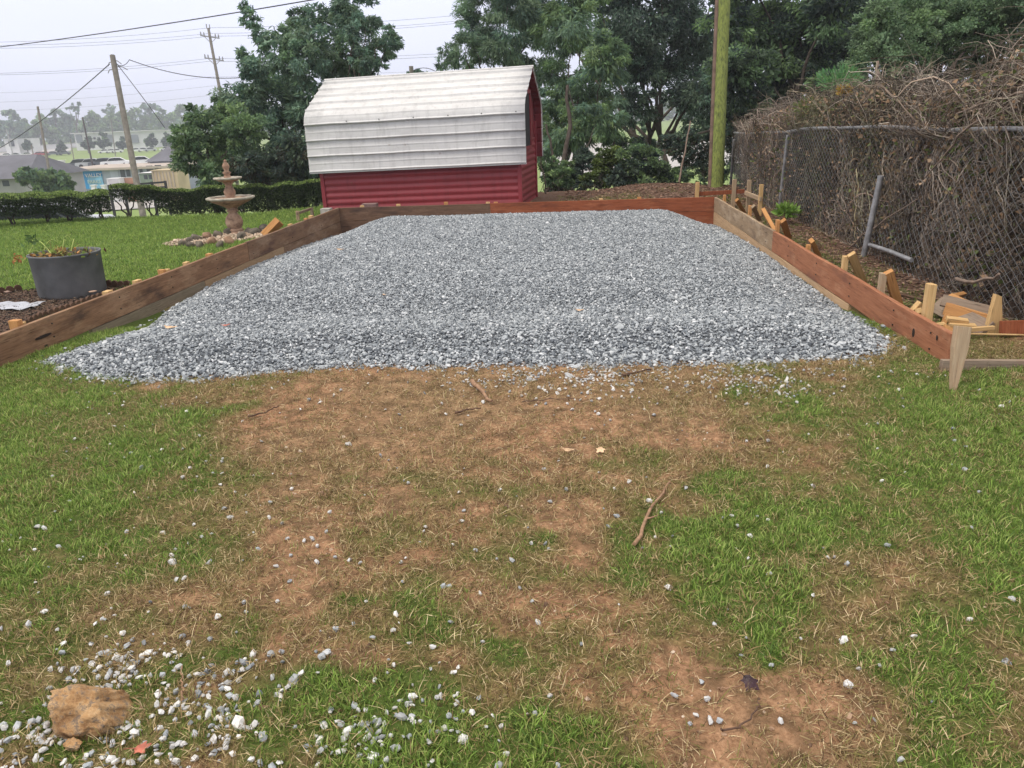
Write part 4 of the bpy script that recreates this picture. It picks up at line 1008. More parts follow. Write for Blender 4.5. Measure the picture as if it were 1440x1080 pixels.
leaf_shape('leaf', gp(798, 641, .02), .04, radians(10), RL2, 'pale tan leaf lying just left of the star shaped leaf', [(0, 1, .8), (2.6, .8, .9), (-1.3, .5, .6)], (.2, .1))
leaf_shape('leaf', gp(1044, 346, .02), .06, radians(10), RL2, 'tan leaf on the gravel near the right board', [(0, 1, .9), (2.6, .8, .9)], (.2, .1))
bpy.data.objects['leaf.004'].location.z += 0.05
for (px, py, s_, a, lb) in ((238, 463, .07, .3, 'tan leaf on the gravel near the left end of the pad'), (317, 461, .05, 1.0, 'reddish leaf on the left part of the gravel'), (540, 413, .05, 2.0, 'yellowish leaf on the gravel left of its middle'), (814, 432, .05, .5, 'brown leaf on the gravel right of its middle'), (477, 350, .06, .2, 'pale leaf on the gravel near the left board')):
    q = at_z(px, py, .06); z_ = float(grav(np.array([q[0]]), np.array([q[1]]))[0])+.022
    leaf_shape('leaf', (q[0], q[1], z_), s_, a, RL if 'reddish' in lb else RL2, lb, [(0, 1, .9), (2.4, .8, .8), (-1.6, .6, .6)], (.15, .1))
TW = simple('twig_bark', (.30, .18, .11), .85, .35, 30, .4, world=True); TWD = simple('dark_twig', (.11, .065, .045), .9, .35, 30, .4, world=True)
def stick(px, r0, mat, label, name='stick', branch=None):
    P = [np.array(gp(a, b_, .012+r0)) for a, b_ in px]; n_ = 14; d = np.linspace(0, len(P)-1, n_)
    Q = np.array([[np.interp(k, range(len(P)), [p_[j] for p_ in P]) for j in range(3)] for k in d]); Q[:, 2] += rg.normal(0, .0025, n_); Q[:, :2] += rg.normal(0, .003, (n_, 2))
    m = MB(); m.tube(list(Q), list(np.linspace(r0, r0*.55, n_)), 7)
    if branch is not None: m.tube([Q[branch], Q[branch]+np.array([.03, -.01, .015]), Q[branch]+np.array([.05, .0, .02])], [r0*.6, r0*.4, r0*.2], 5)
    o = m.build(name, mat, origin=tuple(Q[0])); return set_props(o, label, 'stick')
stick([(893, 771), (905, 750), (913, 725), (930, 700), (941, 684)], .0085, TW, 'long curved tan stick on the grass right of centre', branch=5)
stick([(664, 540), (676, 552), (690, 568)], .016, TW, 'short thick root stub on the soil below the gravel edge')
stick([(640, 581), (655, 578), (676, 575)], .007, TWD, 'thin dark twig left of the root stub')
stick([(350, 590), (372, 584), (392, 574)], .006, TWD, 'dark twig at the left of the bare soil')
stick([(875, 533), (895, 528), (915, 522)], .009, TWD, 'dark twig at the gravel edge right of centre')
stick([(1010, 1035), (1030, 1034), (1045, 1030), (1062, 1010), (1066, 995)], .0035, TWD, 'thin dark root on the bare patch at the bottom right')
stick([(735, 567), (770, 565), (818, 564)], .004, TWD, 'thin straight root across the bare soil')
stick([(1006, 978), (1030, 975), (1045, 976)], .003, TW, 'hair thin pale twig left of the dark leaf')
stick([(258, 985), (257, 965), (256, 940)], .0035, TW, 'dry upright looking stalk right of the pale stones')
# individual loose stones: the larger ones, one by one
LS = [(795,493),(818,407),(850,463),(893,450),(725,546),(1022,566),(1088,514),(530,543),(745,660),(780,653),(1037,780),(1338,578),(1378,450),(1285,487),(1140,315),(1390,362),(980,383),(1135,380),(945,340),(245,495),(232,355),(165,423),(188,430),(145,512),(205,585),(120,838),(187,782),(403,843),(567,275),(900,195),(935,197),(770,98),(270,912),(385,912),(1188,947),(1380,960),(1415,855),(1355,975),(955,657),(800,765),(1030,738),(1228,543),(1340,513),(265,950),(37,997),(240,997)]
LS = [(x_/3, 600+y_/3, 1.0) for x_, y_ in LS]
LS += [(360+x_/3, 760+y_/3, 1.0) for x_, y_ in [(612,95),(396,86),(438,96),(260,98),(790,200),(815,197),(925,47),(1017,82),(110,467),(300,475),(277,495),(335,368),(410,350),(488,408),(590,318),(603,350),(577,378),(645,428),(745,450),(560,500),(855,527),(835,548),(737,537),(105,628),(190,560),(500,590),(415,690),(430,712),(440,760),(410,775),(465,770),(385,790),(437,803),(590,730),(655,735),(690,755),(567,815),(620,818),(645,815),(590,865),(530,855),(467,870),(487,905),(547,915),(525,940),(740,912),(722,930),(815,728),(872,712),(850,672),(912,718),(703,667),(662,655),(970,780),(1025,932),(1055,885),(940,660),(1190,355),(65,945),(15,925),(100,925),(1163,272),(947,235),(620,180),(1275,935)]]
LS += [(840+x_/2.454, 640+y_/2.454, 1.05) for x_, y_ in [(520,357),(862,378),(975,740),(865,808),(888,938),(955,922),(700,648),(848,650),(515,640),(403,588),(377,852),(340,900),(321,928),(390,922),(420,925),(360,790),(265,833),(599,743),(743,493),(220,200),(180,162),(37,245),(68,213),(110,95),(1042,1065),(1018,680),(1092,627),(463,208),(525,280),(630,925)]]
LS += [(1000+x_/3.27, 440+y_/3.27, 1.5) for x_, y_ in [(828,270),(770,295),(612,342),(445,330),(568,270),(380,385),(350,372),(230,315),(1120,583),(1168,718),(15,300),(125,372),(95,930)]]
CL = [(45,370),(160,155),(250,80),(355,258),(345,305),(510,258),(480,345),(570,310),(660,330),(690,335),(712,278),(845,340),(925,320),(390,455),(420,470),(455,495),(530,415),(550,450),(620,405),(645,435),(605,440),(735,395),(765,420),(785,445),(690,465),(730,485),(820,480),(845,440),(915,432),(920,470),(985,510),(965,360),(1000,385),(975,405),(885,530),(930,500),(880,585),(925,585),(960,622),(905,630),(855,655),(1020,600),(1055,640),(985,675),(770,695),(750,750),(780,735),(740,775),(690,805),(630,805),(595,490),(560,505),(130,635),(180,690),(160,715),(215,680),(75,780),(100,775),(45,790),(180,795),(235,770),(210,790),(240,840),(195,885),(225,890),(480,870),(510,855),(570,880),(600,870),(620,890),(640,905),(500,920),(540,945),(480,925),(450,945),(620,950),(690,900),(830,830),(795,830),(920,790),(930,760),(1120,660),(1170,600),(1180,705),(1170,760),(1165,640),(1270,410),(1305,405),(1275,495),(1285,530),(1245,490),(1275,712),(1385,80),(1090,755),(1005,810),(1410,895),(350,900),(370,930),(20,940),(60,950),(90,915),(275,505),(10,710),(95,720),(875,730),(900,720)]
LS += [(x_/4, 840+y_/4, 1.45) for x_, y_ in CL]
rs_ = np.random.default_rng(77)
SM3 = []
for i, (c0, c1) in enumerate((((.62, .62, .62), (.75, .74, .72)), ((.50, .51, .52), (.62, .60, .57)), ((.40, .42, .45), (.50, .50, .50)), ((.30, .33, .36), (.42, .44, .46)))):
    m_, t, b = new_mat('loose_stone_%d' % i); f = noise(t, objc(t), 60, 4); t.links.new(ramp(t, f, [(.3, c0), (.7, c1)]), b.inputs['Base Color']); b.inputs['Roughness'].default_value = .8; bump(t, b, f, .4, .003); SM3.append(m_)
SME = []
for i in range(12):
    V, F_ = stone_np(200+i, .7); me = bpy.data.meshes.new('loose_stone'); me.from_pydata((V*.0118).tolist(), [], F_.tolist()); me.update(); me.materials.append(SM3[i % 4]); SME.append(me)
for i, (px, py, k_) in enumerate(LS):
    q = at_z(px, py, .008); y_ = q[1]; x_ = q[0]; o = bpy.data.objects.new('loose_stone', SME[rs_.integers(12)]); COL.objects.link(o)
    o.location = (x_, y_, g1(x_, y_)+.009); s_ = float(np.clip(rs_.lognormal(0, .28), .55, 1.75))*(1.08 if k_ > 1.4 else 1); o.scale = (s_, s_, s_); o.rotation_euler = (rs_.normal()*.4, rs_.normal()*.4, rs_.uniform(0, 6.28))
    tone = ('whitish', 'light grey', 'mid grey', 'dark grey')[SME.index(o.data) % 4]; size = 'tiny' if s_ < .78 else ('small' if s_ < 1.0 else ('middling' if s_ < 1.25 else 'large'))
    if py > 880 and px < 370:
        g_ = 'stones around the boulder'; w_ = 'left of the orange boulder' if px < 62 else ('in front of the orange boulder' if py > 1035 and px < 190 else ('just behind the orange boulder' if px < 140 and py < 975 else ('between the orange boulder and the bare soil' if px > 270 else ('close to the right side of the orange boulder' if py > 960 else 'in the spill of stones up behind the orange boulder'))))
    elif px > 860 and py > 640: g_ = 'stones on the right foreground'; w_ = 'near the long tan stick' if px < 960 and py < 800 else ('around the dark purple leaf' if px < 1120 and py > 880 else ('in the lush grass at the bottom right' if py > 880 else 'in the mixed grass above the bare patch at the right'))
    elif px > 1000: g_ = 'stones below the right end of the gravel'; w_ = 'in the grass below the right end of the gravel' if px > 1150 else 'on the soil just below the gravel edge at the right'
    elif px < 360: g_ = 'stones on the left foreground'; w_ = 'in the worn grass at the left' if px < 130 else ('in the yellowed grass left of the bare soil' if px < 260 else 'on the lower left rim of the bare soil')
    else: g_ = 'stones on the middle foreground'; w_ = 'in the tufted grass at the bottom middle' if py > 960 else ('where soil turns to grass in the middle foreground' if py > 860 else ('on the lower part of the bare soil' if px < 560 else 'in thin grass below the middle of the bare soil'))
    l_ = f'{size} {tone} stone {w_}'
    set_props(o, l_, 'stone', g_)

# =================================================================== VEGETATION BUILDERS
def limb(mb, pts, r0, r1, n=7, rng=None, wob=.0):
    P = np.array(pts, float); k = 9; d = np.linspace(0, len(P)-1, k)
    Q = np.array([[np.interp(t_, range(len(P)), P[:, j]) for j in range(3)] for t_ in d])
    if rng is not None: Q[1:-1] += rng.normal(0, wob, (k-2, 3))
    mb.tube(list(Q), list(np.linspace(r0, r1, k)), n)
def leaf_cloud(cent, rad, n, L, W, cols, rng, droop=.4, clumps=14, clr=.42, flat=1.0, shell=.5, along=0.0):
    """clumped leaves filling spheres; colours vary clump by clump"""
    cent = np.array(cent, float); rad = np.array(rad, float); wts = rad**2/np.sum(rad**2); CC, DD, KK = [], [], []
    cols = np.array(cols)
    for c_, r_, w_ in zip(cent, rad, wts):
        nn = int(n*w_); m_ = max(5, int(clumps))
        d = rng.normal(size=(m_, 3)); d /= np.linalg.norm(d, axis=1, keepdims=True)
        cc = c_+d*(r_*(shell+(1-shell)*rng.random((m_, 1))))*[1, 1, flat]; kr = r_*clr*rng.uniform(.55, 1.25, m_)
        j = rng.integers(m_, size=nn); off = rng.normal(size=(nn, 3)); off /= np.linalg.norm(off, axis=1, keepdims=True)
        off *= (rng.random((nn, 1))**.5)*kr[j][:, None]; off[:, 2] *= .7
        p = cc[j]+off; tint = rng.uniform(.65, 1.35, m_); ci = rng.integers(len(cols), size=m_)
        dd = off/(kr[j][:, None]+1e-6)+d[j]*.6+rng.normal(size=(nn, 3))*.55; dd[:, 2] -= droop
        col = cols[np.where(rng.random(nn) < .65, ci[j], rng.integers(len(cols), size=nn))]*tint[j][:, None]*rng.uniform(.75, 1.25, (nn, 1))
        CC.append(p); DD.append(dd); KK.append(col)
    C_ = np.concatenate(CC); D_ = np.concatenate(DD); K_ = np.concatenate(KK); n_t = len(C_)
    V, F_ = leaf_np(C_, D_, L*rng.uniform(.6, 1.35, n_t), W*rng.uniform(.6, 1.3, n_t), rng, .25)
    return V, F_, np.repeat(K_, 4, 0)
def tree(name, blobs, D, base_px, n, L, W, cols, label, cat='tree', group=None, droop=.4, seed=0, depth_jit=1.2, trunk_r=.14, clumps=14, clr=.42, stems=1, base_spread=.3, fill=None, flat=1.0, shell=.5, zbase=None):
    if 10 < D < 30: n = int(n*1.5); L *= .82; W *= .86
    rng = np.random.default_rng(seed); cent = []; rad = []
    for bb_ in blobs:
        px, py, r_ = bb_[:3]; dd_ = D+(bb_[3] if len(bb_) > 3 else rng.uniform(-depth_jit, depth_jit)); cent.append(at_d(px, py, dd_)); rad.append(r_*dd_/FPX)
    cent = np.array(cent); rad = np.array(rad)
    b0 = at_d(base_px[0], base_px[1], D); bx, by = b0[0], b0[1]; bz = g1(bx, by)-.1 if zbase is None else zbase
    root = empty(name, (bx, by, bz), label, cat, group)
    mb = MB(); order = np.argsort(-rad)
    tips = cent[order[:max(2, min(len(cent), 9))]]
    for s_ in range(stems):
        bs = np.array([bx+rng.normal()*base_spread*(stems > 1), by+rng.normal()*base_spread*(stems > 1), bz]); top = cent.mean(0)*.5+bs*.5+np.array([rng.normal()*.3, rng.normal()*.2, 0])
        limb(mb, [bs, bs*.55+top*.45+rng.normal(0, .1, 3), top], trunk_r, trunk_r*.6, 8, rng, .04)
        for tp in tips[s_::stems]: limb(mb, [top, (top+tp)/2+rng.normal(0, .15, 3), tp], trunk_r*.5, trunk_r*.12, 6, rng, .06)
    mb.build('trunk', BARK, root)
    V, F_, K_ = leaf_cloud(cent, rad, n, L, W, cols, rng, droop, clumps, clr, flat, shell)
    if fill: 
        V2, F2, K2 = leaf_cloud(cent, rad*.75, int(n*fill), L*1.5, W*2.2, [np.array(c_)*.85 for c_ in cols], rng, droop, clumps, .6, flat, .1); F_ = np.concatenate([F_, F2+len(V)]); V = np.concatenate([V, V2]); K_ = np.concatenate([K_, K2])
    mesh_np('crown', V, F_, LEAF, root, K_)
    return root
G_BLUE = [(.14, .235, .17), (.18, .28, .185), (.105, .18, .135), (.22, .31, .19)]
G_MID = [(.14, .23, .11), (.18, .28, .115), (.10, .17, .09), (.22, .32, .13)]
G_DARK = [(.06, .098, .078), (.085, .13, .092), (.05, .078, .07), (.12, .175, .11)]
G_PALE = [(.16, .25, .14), (.19, .28, .15), (.12, .20, .11), (.22, .31, .17)]
G_BRN = [(.07, .06, .035), (.06, .09, .04)]

# ------------------------------------------------------------------ near trees, left of the shed
tree('mimosa_tree', [(455, 150, 55), (420, 110, 50), (400, 70, 34), (372, 55, 24), (352, 28, 15), (345, 12, 9), (425, 40, 28), (450, 30, 24), (478, 85, 42), (440, 70, 38), (500, 112, 34), (390, 160, 50), (350, 135, 40), (335, 170, 42), (395, 215, 48), (440, 225, 45), (360, 95, 26), (340, 78, 12), (470, 190, 40)],
     21.5, (420, 262), 32000, .17, .045, G_BLUE+G_MID[:1], 'tall feathery green tree rising directly left of the white shed roof', droop=.55, seed=1, trunk_r=.10, stems=3, fill=.10, clumps=16, clr=.36)
tree('mimosa_tree', [(502, 22, 30), (490, 8, 26), (515, 30, 22), (498, 48, 17), (545, 62, 20), (528, 72, 22), (548, 48, 12), (512, 85, 18), (527, 96, 16)],
     20.6, (500, 262), 7600, .17, .045, G_BLUE, 'slim tree with two separate leafy heads against the sky above the shed', droop=.3, seed=2, trunk_r=.05, clumps=13, clr=.42)
tree('bushy_tree', [(262, 190, 24), (285, 175, 28), (312, 160, 24), (300, 205, 34), (270, 222, 28), (330, 215, 38), (258, 208, 16), (340, 185, 34), (325, 240, 30), (290, 245, 22)],
     20.8, (305, 275), 13000, .14, .05, G_MID+G_PALE[:1], 'round bushy green tree behind the hedge at the left edge of the tree group', droop=.35, seed=3, trunk_r=.07, stems=3, fill=.08)
tree('undergrowth_shrub', [(370, 245, 28), (405, 248, 26), (435, 246, 26), (350, 235, 24), (390, 225, 30), (425, 215, 30)], 20.0, (400, 275), 7000, .14, .04, G_DARK+G_BRN, 'dark brownish undergrowth between the hedge and the tall feathery tree', 'shrub', droop=.6, seed=4, trunk_r=.03, stems=4, fill=.15)
tree('distant_treetop', [(590, 106, 9), (602, 110, 7), (575, 108, 7), (560, 112, 6)], 46, (585, 180), 700, .35, .15, G_BLUE, 'small treetop peeping over the shed roof beside a cut off pole', seed=5, trunk_r=.1)
# ------------------------------------------------------------------ trees behind and right of the shed
tree('willowy_tree', [(680, 20, 42), (720, 60, 45), (655, 70, 30), (632, 76, 16), (690, 82, 34), (735, 105, 38), (755, 35, 42), (700, -30, 50), (660, 40, 26), (715, 5, 45), (622, 92, 9), (668, 98, 20)],
     22, (745, 270), 21000, .20, .035, G_PALE[:2]+G_BLUE, 'pale fine leaved tree leaning out over the right part of the shed roof', droop=.7, seed=6, trunk_r=.09, clumps=18, clr=.36)
tree('feathery_tree', [(800, 40, 45), (790, 120, 38), (825, 150, 42), (800, 190, 36), (850, 90, 40), (780, 160, 30), (850, 170, 36), (815, 15, 45), (775, 205, 22)],
     20.5, (795, 275), 24000, .20, .035, G_MID+G_BLUE[:2], 'feathery mid green tree with drooping sprays just right of the shed', droop=.8, seed=7, trunk_r=.07, stems=3, base_spread=.5, fill=.06, clumps=18, clr=.36)
tree('dark_tree', [(900, 40, 52), (945, 90, 44), (880, -10, 60), (935, 20, 52), (985, 60, 50), (965, 130, 38), (905, 105, 36), (895, 150, 30), (990, 130, 36), (930, -50, 60), (875, 60, 34)],
     23, (890, 262), 26000, .16, .05, G_DARK+G_BLUE[:1], 'tall dark bluish tree left of the mossy pole', droop=.6, seed=8, trunk_r=.12, stems=2, base_spread=.6, fill=.12)
tree('dark_tree', [(1060, 40, 55), (1045, 110, 46), (1100, 90, 50), (1125, 30, 55), (1155, 70, 45), (1080, 145, 36), (1040, 165, 28), (1120, 135, 30), (1170, 10, 55), (1060, -40, 60), (1020, 30, 40), (1028, 100, 36), (1160, 120, 24)],
     19.5, (1060, 262), 32000, .15, .055, G_DARK+G_MID[:2], 'dense dark tree right of the mossy pole above the vines', droop=.45, seed=9, trunk_r=.12, stems=2, base_spread=.7, fill=.15)
tree('ivy_bush', [(1400, 95, 40), (1445, 75, 45), (1440, 120, 35), (1240, 75, 44), (1290, 55, 48), (1200, 115, 30), (1265, 115, 36), (1320, 95, 40), (1350, 40, 48), (1190, 140, 18), (1225, 140, 24), (1400, 20, 50), (1300, 20, 44), (1450, 30, 50), (1375, 70, 36), (1340, -10, 50), (1240, 30, 40), (1215, 60, 30), (1430, -20, 60)],
     14, (1290, 265), 56000, .07, .034, G_PALE+G_MID[:2], 'broad leafy green bush mounded above the dead vines at the upper right', 'bush', droop=.3, seed=10, trunk_r=.08, stems=3, base_spread=.5, fill=.10, clumps=22, clr=.34, depth_jit=.8)
tree('background_tree', [(1200, 0, 60), (1280, -20, 60), (1380, -20, 70), (1180, 60, 50), (1450, -20, 70), (1240, 40, 50), (1320, 30, 60), (1170, 110, 40)], 24, (1290, 250), 15000, .24, .10, G_DARK, 'very dark tree mass behind the broad leafy bush', droop=.4, seed=11, trunk_r=.15, fill=.15)
tree('background_tree', [(840, 5, 40), (870, 120, 34), (750, 80, 40), (770, 20, 44), (830, 90, 30), (905, 190, 22), (1000, 0, 60), (1000, 90, 50), (960, 185, 22), (1010, 170, 34), (1060, 190, 30)], 29, (900, 250), 14000, .26, .10, G_DARK+G_BLUE[:2], 'bluish dark tree farther back between shed and mossy pole', droop=.4, seed=12, trunk_r=.15, stems=2, base_spread=2.0)
for i, (bl, bp, n, lb, cs) in enumerate((
        ([(780, 250, 16), (795, 240, 16), (772, 232, 14), (800, 262, 12)], (785, 278), 2600, 'spindly shrub right behind the end wall of the shed', G_MID),
        ([(840, 235, 20), (860, 225, 20), (845, 258, 14), (825, 250, 14)], (845, 272), 3000, 'yellowish green shrub low among the thin trunks', [(.14, .19, .05), (.09, .14, .04)]),
        ([(885, 235, 26), (912, 225, 28), (900, 255, 20), (935, 245, 24), (875, 258, 14)], (900, 272), 6500, 'dark rounded shrub left of the leaning thin rod', G_MID+G_DARK),
        ([(815, 225, 18), (805, 245, 14), (822, 262, 12), (865, 250, 14)], (815, 275), 2600, 'dark shrub between two thin trunks near the shed', G_DARK),
        ([(960, 215, 18), (975, 205, 18), (945, 200, 16), (985, 225, 16), (1000, 200, 16), (1030, 200, 22), (1000, 230, 16)], (975, 262), 4200, 'tangled dark shrub behind the mossy pole', G_DARK+G_BRN))):
    tree('undergrowth_shrub', bl, 18.8 if i < 4 else 20, bp, n, .10, .045, cs, lb, 'shrub', seed=20+i, trunk_r=.02, stems=4, base_spread=.25, droop=.3, depth_jit=.4, fill=.1)
tree('undergrowth_shrub', [(770, 225, 15), (775, 250, 14), (768, 270, 12), (830, 215, 18), (870, 205, 20), (905, 208, 18), (1040, 215, 20), (1020, 240, 16), (965, 240, 18), (985, 250, 14)], 24, (860, 272), 5200, .13, .055, G_MID+G_DARK, 'straggling green undergrowth filling the gaps behind the thin trunks', 'shrub', seed=33, trunk_r=.02, stems=5, base_spread=1.5, droop=.3, depth_jit=.8)
# bare thin trunks seen under the crowns
def thin_trunk(pts, D, r0, label):
    P = [at_d(a, b_, D) for a, b_ in pts]; P[0][2] = g1(P[0][0], P[0][1])-.1; mb = MB(); limb(mb, P, r0, r0*.5, 7, np.random.default_rng(int(pts[0][0])), .02)
    o = mb.build('thin_trunk', BARK, origin=tuple(P[0])); set_props(o, label, 'tree trunk')
thin_trunk([(790, 272), (792, 235), (802, 170), (798, 120)], 18.9, .075, 'thickest of the thin trunks right of the shed, leaning right')
thin_trunk([(786, 270), (778, 215), (768, 175)], 18.6, .04, 'thin trunk leaning left close to the shed end wall')
thin_trunk([(816, 272), (822, 220), (835, 180)], 19.2, .035, 'thin dark trunk just right of the thickest one')
thin_trunk([(850, 265), (862, 205), (872, 150)], 19.4, .04, 'thin trunk rising from the yellowish shrub')
thin_trunk([(770, 270), (763, 240), (760, 215)], 17.6, .02, 'spindly trunk touching the shed end wall in view')

# ------------------------------------------------------------------ hedge
def hedge(px_base, heights, zb, n, label, name='hedge', gaps=(), low=0.0, wid=.55, seed=3):
    rng = np.random.default_rng(seed); P = np.array([at_z(a, b_, zb)[:2] for a, b_ in px_base]); seg = np.hypot(*np.diff(P, axis=0).T); d = np.r_[0, np.cumsum(seg)]; Lh = d[-1]
    base = np.array([P[0][0], P[0][1], g1(*P[0])]); root = empty(name, base, label, 'hedge')
    def pos(s_): return np.interp(s_, d, P[:, 0]), np.interp(s_, d, P[:, 1])
    ang = atan2(P[-1][1]-P[0][1], P[-1][0]-P[0][0]); nn = np.array([-sin(ang), cos(ang)])
    s_ = rng.uniform(0, Lh, n); u = rng.uniform(-1, 1, n); hh = np.interp(s_, d, heights)*(1+.05*(fbm(s_*2, s_*0, 5)-.5)*2)+.02*np.sin(s_*9)
    t = rng.random(n)
    mode = rng.random(n)
    zl_ = np.where(mode < .4, 1-.12*t*t, t**.8); uu = np.where(mode < .4, u, np.where(rng.random(n) < .6, -1, 1)*(1-.25*rng.random(n)**2))
    uu = np.where(mode > .85, rng.uniform(-1, 1, n), uu)
    lowc = low+.30*fbm(s_*1.6, s_*0+3, 9)
    zl_ = lowc+(1-lowc)*zl_; rnd = np.where(zl_ > .85, 1-.25*((zl_-.85)/.15)**2, 1)*(.88+.2*(fbm(s_*3, zl_*4, 4)))
    wf = wid*rnd*(.75+.25*zl_)
    x, y = pos(s_); x = x+nn[0]*(uu*wf+wid); y = y+nn[1]*(uu*wf+wid); z = gz(x, y)+zl_*hh
    keep = np.ones(n, bool)
    for a, b_, top in gaps: keep &= ~((s_ > a) & (s_ < b_) & (zl_ < top*(.75+.5*rng.random(n))))
    x, y, z, zl_, s_ = x[keep], y[keep], z[keep], zl_[keep], s_[keep]; k = len(x)
    D_ = rng.normal(size=(k, 3))*[1, 1, .8]; D_[:, 2] += .5*(zl_ > .9)
    V, F_ = leaf_np(np.stack([x, y, z], -1), D_, rng.uniform(.035, .075, k), rng.uniform(.02, .04, k), rng, .2)
    top_band = (zl_ > .88)[:, None]; cdk = np.array([(.035, .06, .02), (.05, .085, .025), (.03, .05, .02)]); clt = np.array([(.22, .32, .08), (.28, .36, .11), (.15, .23, .06)])  # leaves in the top band mostly take the paler greens
    C_ = np.where(top_band & (rng.random((k, 1)) < .8), clt[rng.integers(3, size=k)], cdk[rng.integers(3, size=k)])*rng.uniform(.7, 1.3, (k, 1))
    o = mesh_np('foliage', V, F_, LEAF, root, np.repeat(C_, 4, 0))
    ns = int(Lh/.55); 
    for i in range(ns):
        s0 = (i+.5)*Lh/ns+rng.normal()*.08; x0, y0 = pos(s0); x0 += nn[0]*wid; y0 += nn[1]*wid; z0 = g1(x0, y0); hh0 = float(np.interp(s0, d, heights)); mb = MB()
        for q in range(3):
            e = np.array([x0+rng.normal()*.28, y0+rng.normal()*.2, z0+hh0*.85]); limb(mb, [(x0, y0, z0-.05), ((x0*2+e[0])/3, (y0*2+e[1])/3, z0+hh0*.35), e], .022, .009, 6, rng, .02)
        mb.build('stem', BARK, root)
    return root, Lh
hedge([(160, 306), (250, 297), (300, 296), (400, 293), (470, 292)], [.80, .76, .80, .78, .76], -.25, 52000, 'clipped dark green hedge running behind the fountain to the shed', low=.06, seed=3, gaps=((0, 1.0, .62),))
hedge([(-170, 331), (-60, 322), (0, 318), (80, 312), (158, 306)], [.72, .72, .72, .70, .66], -.25, 30000, 'lower left hedge section with bare stems and gaps underneath', low=.12, seed=4, gaps=((4.9, 5.6, .6), (3.2, 3.6, .35)))

# =================================================================== CHAIN LINK FENCE AND THE DEAD VINES
GALV = simple('galvanised_steel', (.32, .32, .33), .55, .35, 10, .3, .5, spec=.4); WIRE = simple('fence_wire', (.38, .38, .38), .6, .3, 3, 0, .4)
FX = 3.5
fe = empty('wire_fence', (FX, 6, 0), 'rusty chain link fence leaning under the dead vines on the right', 'fence')
def rail_z(y): return np.interp(y, [4, 6.6, 9.5, 11.5, 13.6, 16, 18.5], [1.37, 1.385, 1.37, 1.36, 1.28, 1.20, 1.16])
def lean(y): return .05*np.sin(y*.9)
m = MB(); ys = np.linspace(4.6, 18.4, 24); m.tube([(FX+lean(y_)+.0, y_, float(rail_z(y_))+.012*sin(y_*2.1)) for y_ in ys], .021, 8); m.build('top_rail', GALV, fe)
for (t_, b_) in (((1108, 190), (1096, 287)), ((1032, 196), (1027, 268))):
    T, B_ = at_x(*t_, FX-.03), at_x(*b_, FX-.02); B_[2] = g1(B_[0], B_[1])-.1; m = MB(); m.tube([B_, T], .030, 10); m.build('post', GALV, fe)
for y_ in (6.1,): m = MB(); m.tube([(FX+.06, y_, -.1), (FX+.05, y_, 1.36)], .03, 10); m.build('post', GALV, fe)
T, B_ = at_x(1239, 247, FX-.10), at_x(1215, 350, FX-.16); B_[2] = g1(B_[0], B_[1])-.05; m = MB(); m.tube([B_, T], .034, 10); o = m.build('broken_post', GALV, origin=tuple(B_)); set_props(o, 'loose leaning grey steel post standing against the wire fence', 'post')
m = MB(); A = at_x(1222, 344, FX-.12); B_ = at_x(1282, 366, FX-.1); m.tube([A, (A+B_)/2+[0, 0, .01], B_], .024, 8); o = m.build('steel_pipe', GALV, origin=tuple(A)); set_props(o, 'grey pipe lying at the foot of the fence beside the leaning post', 'pipe')
ys = np.arange(4.8, 18.3, .066); nz_ = 34; P_ = np.zeros((len(ys), nz_, 3))
for i, y_ in enumerate(ys):
    t = np.arange(nz_)/(nz_-1); zt = float(rail_z(y_)); z_ = g1(FX, y_)+.0+t*(zt-g1(FX, y_))
    P_[i, :, 0] = FX-.018+lean(y_)*t+.035*np.sin(y_*1.3+t*3)*(1-t)-.05*(1-t)*sm(11, 8, y_); P_[i, :, 1] = y_+np.where((np.arange(nz_)+i) % 2 == 0, -.035, .035); P_[i, :, 2] = z_
V, F_ = tubes_np(P_, np.full((len(ys), nz_), .0028), 3); o = mesh_np('wire_mesh', V, F_, WIRE, fe)
